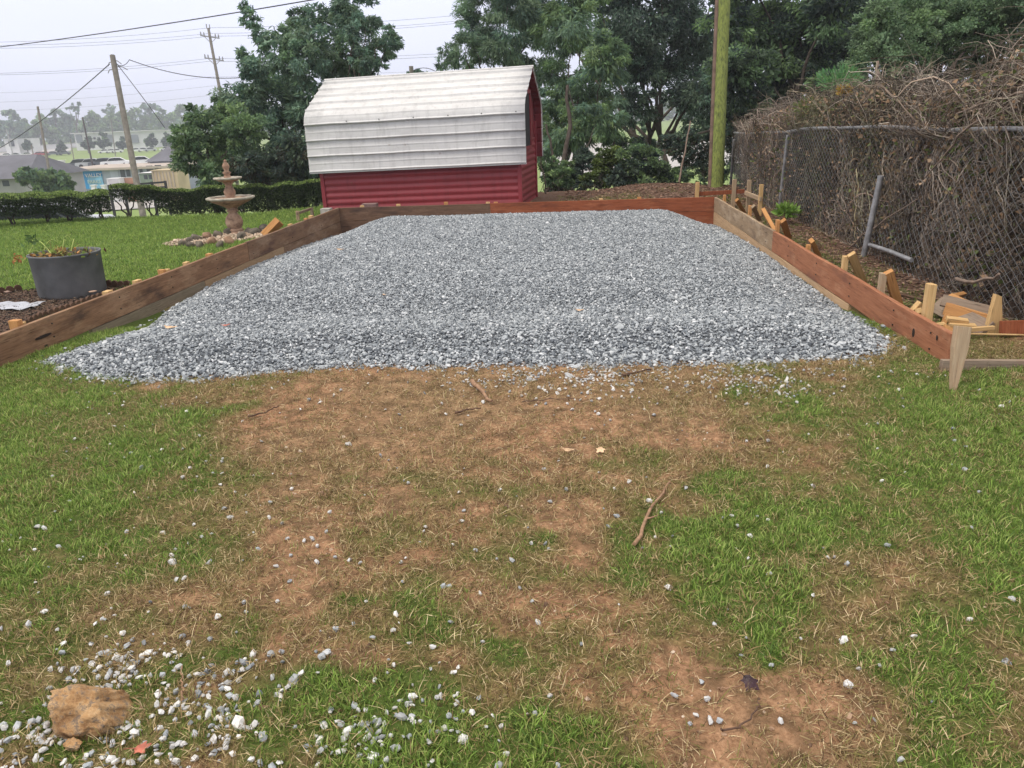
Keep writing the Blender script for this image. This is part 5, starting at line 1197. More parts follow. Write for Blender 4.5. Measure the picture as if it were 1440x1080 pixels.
# vines
vr = np.random.default_rng(21)
def topz(y): return np.interp(y, [4, 5.5, 6.7, 7.6, 8.6, 9.4, 10.1, 11.3, 12.6, 14.5, 16.5, 19], [2.5, 2.35, 2.12, 1.88, 1.66, 1.72, 1.92, 1.72, 1.80, 1.62, 1.42, 1.15])
th = empty('vine_thicket', (4.0, 7, -.1), 'mound of dead grey brown vines smothering the wire fence on the right', 'vines')
VC = [(.18, .14, .115), (.28, .23, .19), (.11, .085, .07), (.36, .30, .25), (.075, .056, .045), (.20, .145, .10), (.42, .36, .30)]
def vine_set(n, L0, L1, seg, rad, xr, up, wand, droop, yr=(4.9, 18.6), zr=(0, 1), cols=VC, pw=1.3, name='vine_stem'):
    y = yr[0]+(yr[1]-yr[0])*vr.random(n)**pw; tz_ = topz(y); z = (zr[0]+(zr[1]-zr[0])*vr.random(n))*tz_; x = FX+vr.uniform(*xr, n)+np.clip(z-1.2, 0, 1)*.3
    P, R_ = strands(np.stack([x, y, z+gz(x, y)*0], -1), n, vr.uniform(L0, L1, n), up, .6, vr.uniform(rad*.5, rad*1.4, n), seg, vr, wand, droop)
    tzz = topz(P[..., 1])+.06+vr.exponential(.09, (n, 1))*(1 if n > 300 else .3)+.05*np.sin(P[..., 1]*7); P[..., 2] = np.clip(np.minimum(P[..., 2], tzz), gz(P[..., 0].ravel(), P[..., 1].ravel()).reshape(P.shape[:2])+.01, None)
    P[..., 0] = np.maximum(P[..., 0], FX-.06-.30*np.clip(P[..., 2]-1.25, 0, .6)+np.where(P[..., 2] < 1.3, .04*vr.random(P.shape[:2]), 0))
    bul = .22*(fbm(P[..., 1].ravel()*1.1, P[..., 2].ravel()*1.4, 61, 3)-.45).reshape(P.shape[:2]); P[..., 0] += np.where(P[..., 2] < 1.32, np.maximum(bul, 0)*1.4, -bul*.9)
    V, F_ = tubes_np(P, R_, 3); tn = .28+1.35*sm(.25, .75, fbm(P[:, seg//2, 1]*1.5, P[:, seg//2, 2]*2.2, 71, 4)); tn = tn*.92  # noise darkens zones of stems, painting shaded voids into the tangle
    hue = np.stack([1+0*tn, 1+.14*sm(.5, .7, fbm(P[:, 0, 1]*.8, P[:, 0, 2]*1.2, 73)), 1-.12*sm(.5, .7, fbm(P[:, 0, 1]*.8, P[:, 0, 2]*1.2, 73))], -1)
    o = mesh_np(name, V, F_, STEM, th, pcol(cols, n, seg*3, vr, .3)*np.repeat(tn[:, None]*hue, seg*3, 0)); o['kind'] = 'stuff'; return o
vine_set(7000, .5, 1.5, 9, .0032, (.0, .55), -.7, .45, .1, name='hanging_stems')
vine_set(3600, .4, 1.1, 8, .0030, (-.02, .4), .8, .55, .25, name='upright_stems')
vine_set(1500, .5, 1.4, 10, .0045, (-.12, .5), .5, .7, .9, zr=(.72, 1.02), name='arching_stems')
vine_set(1100, .5, 1.3, 10, .0042, (-.02, .3), .1, .9, .3, yr=(5, 9), name='coiled_stems')
vine_set(130, 1.5, 3.2, 14, .007, (-.03, .35), .3, .35, .2, zr=(.0, .8), cols=[(.33, .25, .19), (.22, .16, .13)], name='thick_stems')
vine_set(900, .25, .7, 6, .0025, (-.1, .6), 1.2, .3, .0, zr=(.95, 1.06), name='sprigs')
n = 60000; y = 4.9+13.8*vr.random(n)**1.3; tz_ = topz(y); z = vr.random(n)**.9*tz_*1.0; x = FX+.12+1.0*vr.random(n)+np.clip(z-1.3, 0, 1)*.2
V, F_ = leaf_np(np.stack([x, y, z+np.minimum(gz(x, y), 0)], -1), vr.normal(size=(n, 3))*[1, 1, 1.2], vr.uniform(.05, .13, n), vr.uniform(.03, .06, n), vr, .3)
C_ = pcol([(.07, .048, .042), (.10, .07, .06), (.05, .036, .032), (.13, .09, .07), (.045, .045, .03)], n, 4, vr, .3); o = mesh_np('dark_leaf_backing', V, F_, LEAFD, th, C_); o['kind'] = 'stuff'  # dark leaf cards back the stems, their colour standing in for shaded depth
n = 5200; y = 5.2+12.5*vr.random(n); z = vr.random(n)**.8*topz(y); x = FX+vr.uniform(-.03, .35, n); kk = fbm(y*1.3, z*1.6, 201) > .56; x, y, z = x[kk], y[kk], z[kk]; n = len(x)
V, F_ = leaf_np(np.stack([x, y, z], -1), vr.normal(size=(n, 3)), vr.uniform(.03, .07, n), vr.uniform(.02, .04, n), vr, .3); o = mesh_np('creeper_leaves', V, F_, LEAF, th, pcol([(.12, .16, .05), (.16, .20, .06), (.08, .12, .04)], n, 4, vr, .3)); o['kind'] = 'stuff'
n = 7500; y = 5.2+12*vr.random(n); tz_ = topz(y); z = vr.random(n)*tz_; x = FX+vr.uniform(-.05, .2, n)
V, F_ = leaf_np(np.stack([x, y, z], -1), vr.normal(size=(n, 3)), vr.uniform(.03, .08, n), vr.uniform(.02, .05, n), vr, .3); o = mesh_np('tan_leaves', V, F_, LEAFD, th, pcol([(.34, .24, .16), (.28, .18, .11), (.22, .17, .10), (.12, .15, .05)], n, 4, vr, .3)); o['kind'] = 'stuff'
# green sprigs among the vines
def sprig(px, py, X, r_, n, cols, label, name='leafy_sprig', cat='plant', L=.07, W=.03, up=.5):
    c_ = at_x(px, py, X); d = vr.normal(size=(n, 3)); d /= np.linalg.norm(d, axis=1, keepdims=True); p_ = c_+d*r_*vr.random((n, 1))**.5*[1, 1, .6]
    root = empty(name, c_-np.array([0, 0, r_]), label, cat); dd_ = d+[0, 0, up]; V, F_ = leaf_np(p_, dd_, vr.uniform(.6, 1.3, n)*L, vr.uniform(.7, 1.2, n)*W, vr, .2); mesh_np('leaves', V, F_, LEAF, root, pcol(cols, n, 4, vr))
    mb = MB(); 
    for k in range(5): mb.tube([c_-np.array([0, 0, r_*1.5]), p_[k]*.5+c_*.5, p_[k]], [.006, .005, .003], 5)
    mb.build('stem', BARK, root); return root
sprig(1106, 296, FX-.30, .20, 150, [(.20, .34, .06), (.28, .42, .10), (.14, .25, .05)], 'bright green leafy seedling at the foot of the wire fence', L=.11, W=.05)
sprig(1140, 150, FX+.1, .28, 240, [(.18, .22, .06), (.26, .24, .07), (.12, .18, .05)], 'yellow green creeper sprig on top of the dead vines', L=.09)
sprig(1188, 128, FX+.15, .12, 90, [(.45, .26, .05), (.38, .30, .07)], 'small orange yellow leaf cluster above the fence rail', L=.08)
sprig(1180, 112, FX+.4, .35, 420, [(.10, .24, .09), (.14, .28, .10)], 'fresh green creeper tip hanging from the leafy bush', L=.09)
sprig(1088, 62, FX+1.6, .22, 160, [(.20, .42, .12), (.16, .34, .10)], 'bright green leaf spray in the dark tree right of the pole', L=.13, W=.05)
DS = simple('dead_snag', (.24, .18, .14), .9, .3, 20, .4, world=True)
for (pts, X, r0, lb) in (([(1232, 128), (1234, 86)], FX+.3, .03, 'short broken snag standing out of the vines'), ([(955, 256), (971, 170)], 3.0, .022, 'thin pale rod leaning left of the mossy pole'),
                         ([(1378, 168), (1330, 215), (1300, 250)], FX-.12, .010, 'long bare tendril drooping over the fence mesh'), ([(1440, 130), (1390, 142), (1345, 160)], FX-.14, .012, 'long pale tendril arching across the right end of the vines'),
                         ([(1170, 372), (1215, 330), (1290, 280)], FX-.10, .010, 'bare cane slanting in front of the fence above the leaning post foot'), ([(1345, 392), (1372, 398), (1405, 385)], FX-.10, .018, 'thick bare cane curling at the foot of the fence'),
                         ([(1290, 160), (1296, 130), (1300, 118)], FX+.1, .018, 'forked snag tip over the middle of the vines')):
    P = [at_x(a, b_, X) if X != 3.0 else at_d(a, b_, 17) for a, b_ in pts]; mb = MB(); limb(mb, P, r0, r0*.6, 7, vr, .01); o = mb.build('bare_cane', DS, origin=tuple(P[0])); set_props(o, lb, 'branch')
stick([(1213, 398), (1250, 402), (1300, 414)], .016, TWD, 'dark dead branch on the ground between stake and scrap heap')

# =================================================================== POLES AND CABLES
POLE = simple('pole_wood', (.19, .17, .15), .9, .3, 5, .5); POLEG, t, b = new_mat('mossy_pole_wood'); v = objc(t)
f = noise(t, v, 7, 9, .7, (4, 4, .45)); fa = n_(t, 'ShaderNodeSeparateXYZ'); t.links.new(v, fa.inputs[0])
mr = n_(t, 'ShaderNodeMapRange'); mr.inputs['From Min'].default_value = -.9; mr.inputs['From Max'].default_value = -.8; t.links.new(fa.outputs[0], mr.inputs[0])
nzr = n_(t, 'ShaderNodeMath', operation='MULTIPLY_ADD'); t.links.new(f, nzr.inputs[0]); nzr.inputs[1].default_value = .08; t.links.new(fa.outputs[0], nzr.inputs[2]); t.links.new(nzr.outputs[0], mr.inputs[0])
c = mixc(t, mr.outputs[0], ramp(t, f, [(.3, (.10, .07, .05)), (.7, (.22, .17, .13))]), ramp(t, f, [(.33, (.03, .035, .02)), (.43, (.12, .145, .035)), (.58, (.19, .225, .05)), (.72, (.27, .29, .09))])); t.links.new(c, b.inputs['Base Color']); b.inputs['Roughness'].default_value = .95; bump(t, b, f, .8, .02)
def pole(top, D, r0, r1, label, mat=POLE, base_z=None, name='utility_pole', extend=0.0, leanto=None, n=12):
    T = at_d(*top, D)+np.array([0, 0, extend]); B_ = T.copy() if leanto is None else at_d(*leanto, D); B_[2] = (g1(B_[0], B_[1]) if base_z is None else base_z)-.3
    if leanto is not None:
        b1 = at_d(*leanto, D); k = (T[2]-B_[2])/(T[2]-b1[2]); B_ = T+(b1-T)*k
    root = empty(name, B_, label, 'pole'); m = MB(); m.tube([B_+(T-B_)*k for k in np.linspace(0, 1, 7)], list(np.linspace(r1, r0, 7)), n); m.build('post', mat, root); return root, T, B_
POLEDK = simple('insulator', (.25, .24, .25), .5, .2, 5, 0)
r_, T1p, _ = pole((158, 78), 35, .115, .15, 'nearest wooden utility pole on the left behind the hedge, cables fanning from its top', leanto=(199, 292))
m = MB()
for dx, dz in ((-.12, -.25), (.15, -.2), (-.15, -.55), (.25, -.45)): m.tube([T1p+[0, 0, dz], T1p+[dx*1.6, -.05, dz-.05], T1p+[dx*2.4, 0, dz-.18]], .02, 5)
m.build('bracket', POLEDK, r_)
pole((53, 150), 60, .08, .12, 'thin wooden pole left of the nearest pole', leanto=(77, 285))
pole((116, 165), 110, .10, .13, 'dark slim pole in front of the far white building', leanto=(131, 236), mat=simple('dark_pole', (.08, .07, .07), .9, .2, 5, 0))
pole((9, 182), 150, .10, .14, 'small pale pole at the far left edge', leanto=(20, 224), mat=GALV)
pole((44, 204), 170, .12, .14, 'short dark pole standing by the far road', leanto=(49, 228))
pole((99, 196), 150, .07, .1, 'very thin pole in the far green field', leanto=(106, 235))
pole((156, 168), 260, .14, .16, 'tiny cross armed pole in front of the far trees', leanto=(160, 200))
r_, T4, B4 = pole((293, 40), 60, .10, .15, 'double cross arm utility pole rising behind the left trees', leanto=(309, 126))
ax4 = (T4-B4)/np.linalg.norm(T4-B4); rt = at_d(310, 56, 60)-at_d(283, 52, 60); rt /= np.linalg.norm(rt)
for dy in (12*60/FPX, 44*60/FPX):
    c_ = T4-ax4*dy; m = MB(); m.bar(c_-rt*.75, c_+rt*.75, .09, .09, (0, 0, 1)); m.build('cross_arm', POLEDK, r_)
    for k in (-.7, -.45, .45, .7): m = MB(); m.lathe(c_+rt*k, [(.03, .04), (.055, .12), (.04, .18), (.05, .24), (.01, .28)], 8); m.build('insulator', POLEDK, r_)
    for sg in (-1, 1): m = MB(); m.bar(c_+rt*sg*.5, c_-ax4*.5, .035, .035, (0, 0, 1)); m.build('brace', POLEDK, r_)
for k in (-.12, .12): m = MB(); m.tube([T4-ax4*.15, T4+rt*k, T4+rt*k+[0, 0, .3]], .04, 6); m.build('insulator', POLEDK, r_)
pole((578, 93), 35, .10, .13, 'cut off pole end peeping over the shed roof')
m = MB(); rp = empty('utility_pole', (0, 0, 0), 'big mossy green wooden pole standing right of the gravel pad', 'pole')
Tp, Bp = at_d(1021, -90, 17.0), at_d(1007, 268, 17.0); Bp[2] = g1(Bp[0], Bp[1])-.3
rp.location = tuple(Bp); m.tube([Bp+(Tp-Bp)*k for k in np.linspace(0, 1, 9)], list(np.linspace(.158, .145, 9)), 20); m.build('post', POLEG, rp)
m = MB(); m.tube([Bp+(Tp-Bp)*k+np.array([-.15, -.06, 0]) for k in np.linspace(0, 1, 9)], .045, 10); m.build('side_molding', simple('brown_molding', (.15, .10, .075), .9, .35, 5, .5), rp)
CABLE = simple('cable', (.05, .05, .055), .6, .2, 3, 0)
CABLEF = simple('far_cable', (.16, .16, .18), .6, .2, 3, 0)
def cable(a, Da, b_, Db, sag, r0, label, mat=CABLE, n=24, group=None):
    A = at_d(*a, Da); B_ = at_d(*b_, Db); P = [A+(B_-A)*t_-np.array([0, 0, sag*4*t_*(1-t_)]) for t_ in np.linspace(0, 1, n)]
    m = MB(); m.tube(P, r0, 5); o = m.build('power_cable', mat, origin=tuple(A)); set_props(o, label, 'cable', group)
cable((-60, 73), 30, (640, -36), 18, .12, .016, 'thick dark cable crossing the whole upper left sky')
cable((-40, 228), 60, (154, 90), 35, .4, .022, 'dark cable dropping from the nearest pole to the far left')
cable((163, 88), 35, (232, 180), 36, -.05, .016, 'guy cable slanting right from the nearest pole')
cable((163, 90), 35, (182, 84), 35, .15, .015, 'short looped cable at the top of the nearest pole')
cable((182, 84), 35, (360, 107), 34, .35, .018, 'dark cable running right from the nearest pole into the trees')
for i, (ya, yb, yc) in enumerate(((58, 39, 16), (62, 47, 24), (66, 51, 27), (102, 82, 70), (104, 86, 74), (130, 108, 95), (143, 121, 106), (155, 134, 112))):
    far = i > 4; D_ = 60 if i < 5 else 120
    cable((-60, ya+2), D_, (296, yb), D_, .25 if not far else .5, .012 if not far else .014, ['uppermost', 'second', 'third', 'fourth', 'fifth', 'sixth', 'seventh', 'lowest'][i]+' of the thin grey cables left of the cross arm pole', CABLEF)
    cable((296, yb), D_, (700, yc), D_, .25, .012 if not far else .014, ['uppermost', 'second', 'third', 'fourth', 'fifth', 'sixth', 'seventh', 'lowest'][i]+' of the thin grey cables right of the cross arm pole', CABLEF)
cable((581, 100), 35, (632, 118), 35, -.35, .015, 'short cable curving down from the cut off pole end')

# =================================================================== THE FAR VALLEY
def sheet(px, name, mat, lift, D=None, zoff=0):
    V = []
    for a, b_ in px:
        # march along the ray until it meets the terrain
        d = ray(a, b_); t_ = 15.0
        while t_ < 900:
            p_ = CAM+d*t_
            if p_[2] < g1(p_[0], p_[1]): break
            t_ *= 1.01
        V.append([p_[0], p_[1]])
    V = np.array(V); n = len(V)//2; top, bot = V[:n], V[n:][::-1]; G = []; K = 10
    tt = np.linspace(0, 1, 12); T2 = np.array([[np.interp(t_*(n-1), range(n), top[:, j]) for j in (0, 1)] for t_ in tt]); B2 = np.array([[np.interp(t_*(n-1), range(n), bot[:, j]) for j in (0, 1)] for t_ in tt])
    for i in range(12):
        for k in range(K+1): q = T2[i]+(B2[i]-T2[i])*k/K; G.append((q[0], q[1], g1(q[0], q[1])+lift))
    F_ = [(i*(K+1)+k, (i+1)*(K+1)+k, (i+1)*(K+1)+k+1, i*(K+1)+k+1) for i in range(11) for k in range(K)]
    m = MB(); m.add(G, F_); o = m.build(name, mat); return set_props(o, kind='structure')
RD = simple('pale_road', (.42, .40, .38), .9, .15, .5, .1, world=True); LOT = simple('parking_tarmac', (.28, .28, .29), .9, .2, .2, .1, world=True); DRY = simple('dry_field', (.38, .33, .20), .95, .2, .1, .1, world=True)
sheet([(-80, 268), (60, 264), (150, 258), (240, 252), (240, 266), (150, 275), (60, 280), (-80, 285)], 'road', RD, .12)
sheet([(-80, 296), (120, 285), (240, 280), (240, 292), (120, 300), (-80, 312)], 'lane', RD, .10)
sheet([(-60, 210), (40, 205), (140, 201), (260, 197), (260, 201), (140, 206), (40, 213), (-60, 218)], 'parking_lot', LOT, .3)
sheet([(-60, 218), (20, 215), (60, 212), (100, 208), (100, 213), (60, 218), (20, 222), (-60, 226)], 'far_road', RD, .25)
sheet([(760, 205), (900, 200), (1000, 195), (1100, 190), (1100, 225), (1000, 235), (900, 240), (760, 250)], 'paved_yard', RD, .15)
def fbox(name, pxL, pxR, pyT, pyB, D, mat, label, cat, depth=8, roof=None, rh=0, dy=0, tilt=0):
    """long building parallel to the picture, standing at camera depth D"""
    A = at_d(pxL, pyB, D); B_ = at_d(pxR, pyB+dy, D+tilt); zt = (at_d(pxL, pyT, D)[2]+at_d(pxR, pyT+dy, D+tilt)[2])/2; zb = min(A[2], B_[2], g1(A[0], A[1]))-.3; u = B_-A; u[2] = 0; L = np.linalg.norm(u); u /= L; v_ = np.array([-u[1], u[0], 0])
    root = empty(name, (A[0], A[1], zb), label, cat); R3 = np.array([u, v_, [0, 0, 1]]).T
    m = MB(); m.box((A+u*L/2+v_*depth/2)*[1, 1, 0]+[0, 0, (zb+zt)/2], (L, depth, zt-zb), R3); m.build('wall', mat, root)
    if roof is not None:
        m = MB(); c_ = (A+u*L/2+v_*depth/2)*[1, 1, 0]; o_ = .5
        def q(a, b__, z_): return c_+u*a+v_*b__+np.array([0, 0, z_])
        if rh <= .6: m.box(c_+[0, 0, zt+.15*min(1, L/15)], (L+.06*L, depth*1.08, .3*min(1, L/15)), R3)
        else:
            hl, hd = L/2+o_, depth/2+o_
            V = [q(-hl, -hd, zt-.1), q(hl, -hd, zt-.1), q(hl, hd, zt-.1), q(-hl, hd, zt-.1), q(-hl+rh, 0, zt+rh), q(hl-rh, 0, zt+rh)]
            m.add(V, [(0, 1, 5, 4), (2, 3, 4, 5), (1, 2, 5), (3, 0, 4), (0, 3, 2, 1)])
        m.build('roof', roof, root)
    def wall_pt(px, py):
        dr = ray(px, py); nrm = np.array([-v_[0], -v_[1], 0]); t_ = (A-CAM).dot(nrm)/dr.dot(nrm); return CAM+dr*t_
    def patch(nm, x0, x1, y0, y1, mt, proud=.05, par=root):
        a_, b_ = wall_pt(x0, y1), wall_pt(x1, y1); c1 = wall_pt(x0, y0); m = MB(); mid = (a_+b_)/2; w_ = np.linalg.norm((b_-a_)[:2]); h_ = c1[2]-a_[2]
        m.box(np.array([mid[0], mid[1], (a_[2]+c1[2])/2])-v_*proud/2, (w_, proud, h_), R3); return m.build(nm, mt, par)
    return root, patch, wall_pt, u, v_
FW = simple('far_white', (.66, .66, .66), .8, .1, .3, 0); FG = simple('far_grey', (.33, .36, .42), .8, .1, .3, 0); FD = simple('far_dark', (.06, .07, .08), .6, .2, 1, 0)
FT = simple('far_tan', (.52, .42, .27), .85, .2, .4, 0); FRF = simple('shingle_roof', (.13, .13, .15), .9, .2, .6, .1); FBR = simple('far_brick', (.33, .22, .17), .9, .25, 1.5, 0)
FBL = simple('mural_blue', (.03, .24, .50), .7, .3, .5, 0); FLB = simple('mural_light_blue', (.16, .34, .48), .7, .5, .9, 0); FTR = simple('flat_roof', (.42, .36, .31), .9, .15, .5, 0); FWALL = simple('house_wall', (.34, .34, .33), .9, .15, .5, 0)
# house at the far left
h, patch, wp, u_, v_ = fbox('house', -70, 38, 250, 274, 62, FWALL, 'house with grey hipped shingle roof at the far left edge', 'house', 9, FRF, 1.6)
patch('window', -30, -20, 255, 264, FD); patch('window', 5, 14, 254, 262, FD)
fbox('shed_far', 34, 56, 229, 242, 78, FW, 'small building with pale roof behind the grey roofed house', 'building', 5, FW, .3)
# long commercial building with the mural
h, patch, wp, u_, v_ = fbox('shop_building', 84, 236, 243, 268, 96, FG, 'long low building with a blue painted mural reading VALLEY', 'building', 12, FTR, .3, dy=-9)
patch('brick_panel', 86, 109, 242, 268, FBR, .06); mural = patch('mural', 109, 148, 241, 266, FBL, .10); patch('mural_right', 127, 148, 248, 266, FLB, .14)
for x0, x1, y0, y1 in ((171, 177, 236, 250), (179, 184, 236, 248), (198, 202, 234, 247), (207, 216, 233, 242), (219, 228, 232, 240)):
    w_ = patch('window', x0, x1, y0, y1, FD, .08)
patch('door', 157, 168, 238, 252, simple('far_door', (.40, .43, .50), .6, .1, 1, 0), .09)
def text_on(body, px, py, size, wp, u_, v_, mat, par, ext=.02, off=.2, dy=0):
    cu = bpy.data.curves.new('lettering', 'FONT'); cu.body = body; cu.size = size; cu.extrude = ext; cu.align_x = 'LEFT'; cu.materials.append(mat); o = bpy.data.objects.new('lettering', cu); COL.objects.link(o)
    p_ = wp(px, py)-v_*off; up = np.array([0, 0, 1.0]); nrm = np.cross(u_, up); o.parent = par; q = p_-wloc(par)
    uu = u_.copy(); o.matrix_local = Matrix(((uu[0], 0, nrm[0], q[0]), (uu[1], 0, nrm[1], q[1]), (uu[2], 1, nrm[2], q[2]), (0, 0, 0, 1))); return o
text_on('VALLEY', 121, 249.3, .62, wp, u_, v_, FW, h); text_on('PARKS', 124.5, 258, .58, wp, u_, v_, simple('faded_lettering', (.50, .60, .55), .8, .2, 1, 0), h)
h, patch, wp, u_, v_ = fbox('gabled_house', 213, 262, 226, 240, 105, FG, 'grey gabled house at the foot of the left trees', 'house', 9, FRF, 2.0, dy=-2)
patch('window', 224, 229, 229, 236, FD); patch('red_trim_board', 226, 262, 237, 239, simple('far_red', (.35, .10, .10), .8, .2, 1, 0))
h, patch, wp, u_, v_ = fbox('storage_container', 217, 252, 240, 264, 80, FT, 'weathered yellow tan container beyond the hedge', 'container', 3, FT, .1, dy=-2)
for i in range(7): patch('rib', 218+i*4.7, 219+i*4.7, 241, 263, FTR, .08)
h, patch, wp, u_, v_ = fbox('trailer', 199, 216, 243, 262, 81, simple('far_green', (.22, .30, .22), .8, .3, 1, 0), 'faded green trailer left of the tan container', 'trailer', 3, FW, .2)
patch('window', 203, 208, 246, 252, FD); patch('window', 210, 214, 246, 252, FD)
h, patch, wp, u_, v_ = fbox('utility_box', 152, 170, 251, 264, 79, FW, 'white cabinet beside the dark rail fence', 'cabinet', 1.2, FW, .1)
patch('door', 154, 168, 253, 263, simple('cabinet_door', (.5, .48, .5), .7, .1, 1, 0), .04)
h, patch, wp, u_, v_ = fbox('brick_planter', 171, 194, 250, 264, 80, simple('far_orange_brick', (.40, .22, .15), .9, .2, 2, 0), 'low reddish wall right of the white cabinet', 'wall', .5, FTR, .1)
for px, lb in ((132, 'left white gate post by the far driveway'), (146, 'right white gate post by the far driveway')):
    T, B_ = at_d(px, 262, 48), at_d(px+1, 280, 48); m = MB(); m.bar(B_, T, .22, .22); m.box(T+[0, 0, .05], (.3, .3, .08)); o = m.build('gate_post', FW, origin=tuple(B_)); set_props(o, lb, 'gate post')
rf = empty('rail_fence', at_d(155, 272, 42), 'dark three rail fence just beyond the hedge', 'fence')
for dy in (0, 7, 14):
    m = MB(); m.bar(at_d(153, 262+dy, 42), at_d(232, 256+dy, 42), .10, .04, (0, 0, 1)); m.build('rail', simple('dark_rail', (.035, .035, .04), .8, .1, 1, 0) if dy == 0 else bpy.data.materials['dark_rail'], rf)
for px in (153, 173, 193, 213, 232):
    T = at_d(px, 260-(px-153)*.075, 42); m = MB(); m.bar((T[0], T[1], g1(T[0], T[1])-.2), T, .11, .11); m.build('post', bpy.data.materials['dark_rail'], rf)
# far white building and showroom
h, patch, wp, u_, v_ = fbox('warehouse', 107, 216, 188, 204, 330, FW, 'long white building in front of the far trees', 'building', 30, FW, .4, dy=-4)
for x0, x1 in ((109, 117), (150, 160), (186, 196)): patch('loading_bay', x0, x1, 190, 201, simple('bay_grey_%d' % x0, (.2, .22, .25), .7, .1, .2, 0), .5)
for k in range(5): patch('window', 120+k*6, 123+k*6, 193, 196, FD, .4)
h, patch, wp, u_, v_ = fbox('showroom', 8, 27, 196, 208, 300, FW, 'small white showroom at the far left', 'building', 15, FW, .3, dy=-1)
patch('window', 14, 21, 198, 206, FD, .4)
# parked cars
CM = [simple('car_paint_%d' % i, c_, .3, .05, 1, 0, 0, .5) for i, c_ in enumerate(((.75, .75, .76), (.10, .11, .13), (.45, .46, .48), (.45, .04, .05), (.80, .80, .80)))]
GLS = simple('car_glass', (.02, .025, .03), .1, .1, 1, 0, spec=.6); TYR = simple('tyre', (.02, .02, .02), .9, .1, 1, 0); TAIL = simple('tail_light', (.5, .02, .02), .3, .1, 1, 0)
def car_body(m, L, W, H, z0, prof, c_, u_, v_):
    F_ = []; V = [c_+u_*x_*L+v_*s_*W/2+np.array([0, 0, z0+z_*H]) for s_ in (-1, 1) for x_, z_ in prof]; n = len(prof)
    F_ = [tuple(range(n))[::-1], tuple(range(n, 2*n))]+[(k, (k+1) % n, n+(k+1) % n, n+k) for k in range(n)]; m.add(V, F_)
BODY = [(-.5, .18), (-.5, .50), (-.48, .58), (-.28, .62), (-.17, .95), (.0, 1.0), (.18, .97), (.34, .64), (.49, .60), (.5, .2)]
GLASS = [(-.26, .63), (-.165, .91), (.0, .955), (.17, .93), (.31, .65)]
def car(px, py, D, mat, label, ang=0, parts=True, sz=1.0, zfix=None, group=None):
    p_ = at_d(px, py, D); z_ = g1(p_[0], p_[1])+.25 if zfix is None else zfix; c_ = np.array([p_[0], p_[1], 0]); a = ang; u_ = np.array([cos(a), sin(a), 0]); v_ = np.array([-sin(a), cos(a), 0]); L, W, H = 4.5*sz, 1.8, 1.45
    root = empty('parked_car', (p_[0], p_[1], z_), label, 'car', group); m = MB(); car_body(m, L, W, H, z_, BODY, c_, u_, v_); m.build('body', mat, root)
    m = MB(); car_body(m, L, W+.04, H, z_, GLASS, c_, u_, v_); m.build('windows', GLS, root)
    for sx in (-.31, .31):
        for sy in (-1, 1): 
            m = MB(); q = c_+u_*sx*L+v_*sy*W*.47+np.array([0, 0, z_+.30]); m.tube([q-v_*.1, q+v_*.1], .32, 12); m.build('wheel', TYR, root)
    return root, c_, u_, v_, z_, L, W
CG = 'cars parked on the far lot'
for i, (px, py, mi, lb) in enumerate(((146, 207, 0, 'leftmost white car on the far lot'), (155, 206, 4, 'white car second from the left on the far lot'), (163, 206, 0, 'white car just left of the nearest pole on the far lot'), (190, 204, 4, 'white car just right of the nearest pole on the far lot'),
                                      (200, 203, 0, 'white car farther right on the far lot'), (210, 203, 2, 'grey car on the far lot'), (232, 202, 0, 'pale car at the right end of the far lot'), (243, 201, 4, 'last pale car by the left trees'), (52, 204, 3, 'red car beside the far left showroom'), (60, 203, 3, 'second red vehicle beside the far left showroom'),
                                      (36, 206, 0, 'white car right of the showroom'), (72, 206, 1, 'dark car behind the far road'), (8, 211, 0, 'white car before the showroom'), (20, 210, 2, 'silver car before the showroom'), (88, 204, 1, 'dark car left of the white building'))):
    car(px, py, 285, CM[mi], lb, ang=radians(25), group=CG)
for i, (px, mi, lb) in enumerate(((112, 1, 'dark vehicle top showing over the mural building'), (128, 2, 'grey vehicle top over the mural building'), (146, 1, 'dark car over the roof of the mural building'), (163, 4, 'pale car over the roof beside the nearest pole'), (197, 4, 'white car over the roof right of the nearest pole'))):
    car(px, 232-(px-112)*.045, 125, CM[mi], lb, ang=radians(28), zfix=at_d(px, 232-(px-112)*.045, 125)[2]-.5)
r_, c_, u_, v_, z_, L, W = car(55, 303, 25, CM[2], 'silver car half hidden behind the left hedge', ang=radians(38), zfix=at_d(55, 287, 25)[2]-1.45)
r_, c_, u_, v_, z_, L, W = car(12, 304, 23.5, CM[1], 'dark car with a red tail light glimpsed under the left hedge', ang=radians(60), zfix=at_d(12, 290, 23.5)[2]-1.45, sz=.9)
m = MB(); m.box(c_-u_*L*.5+v_*-.7+[0, 0, z_+.85], (.08, .25, .18), np.array([u_, v_, [0, 0, 1]]).T); m.build('tail_light', TAIL, r_)
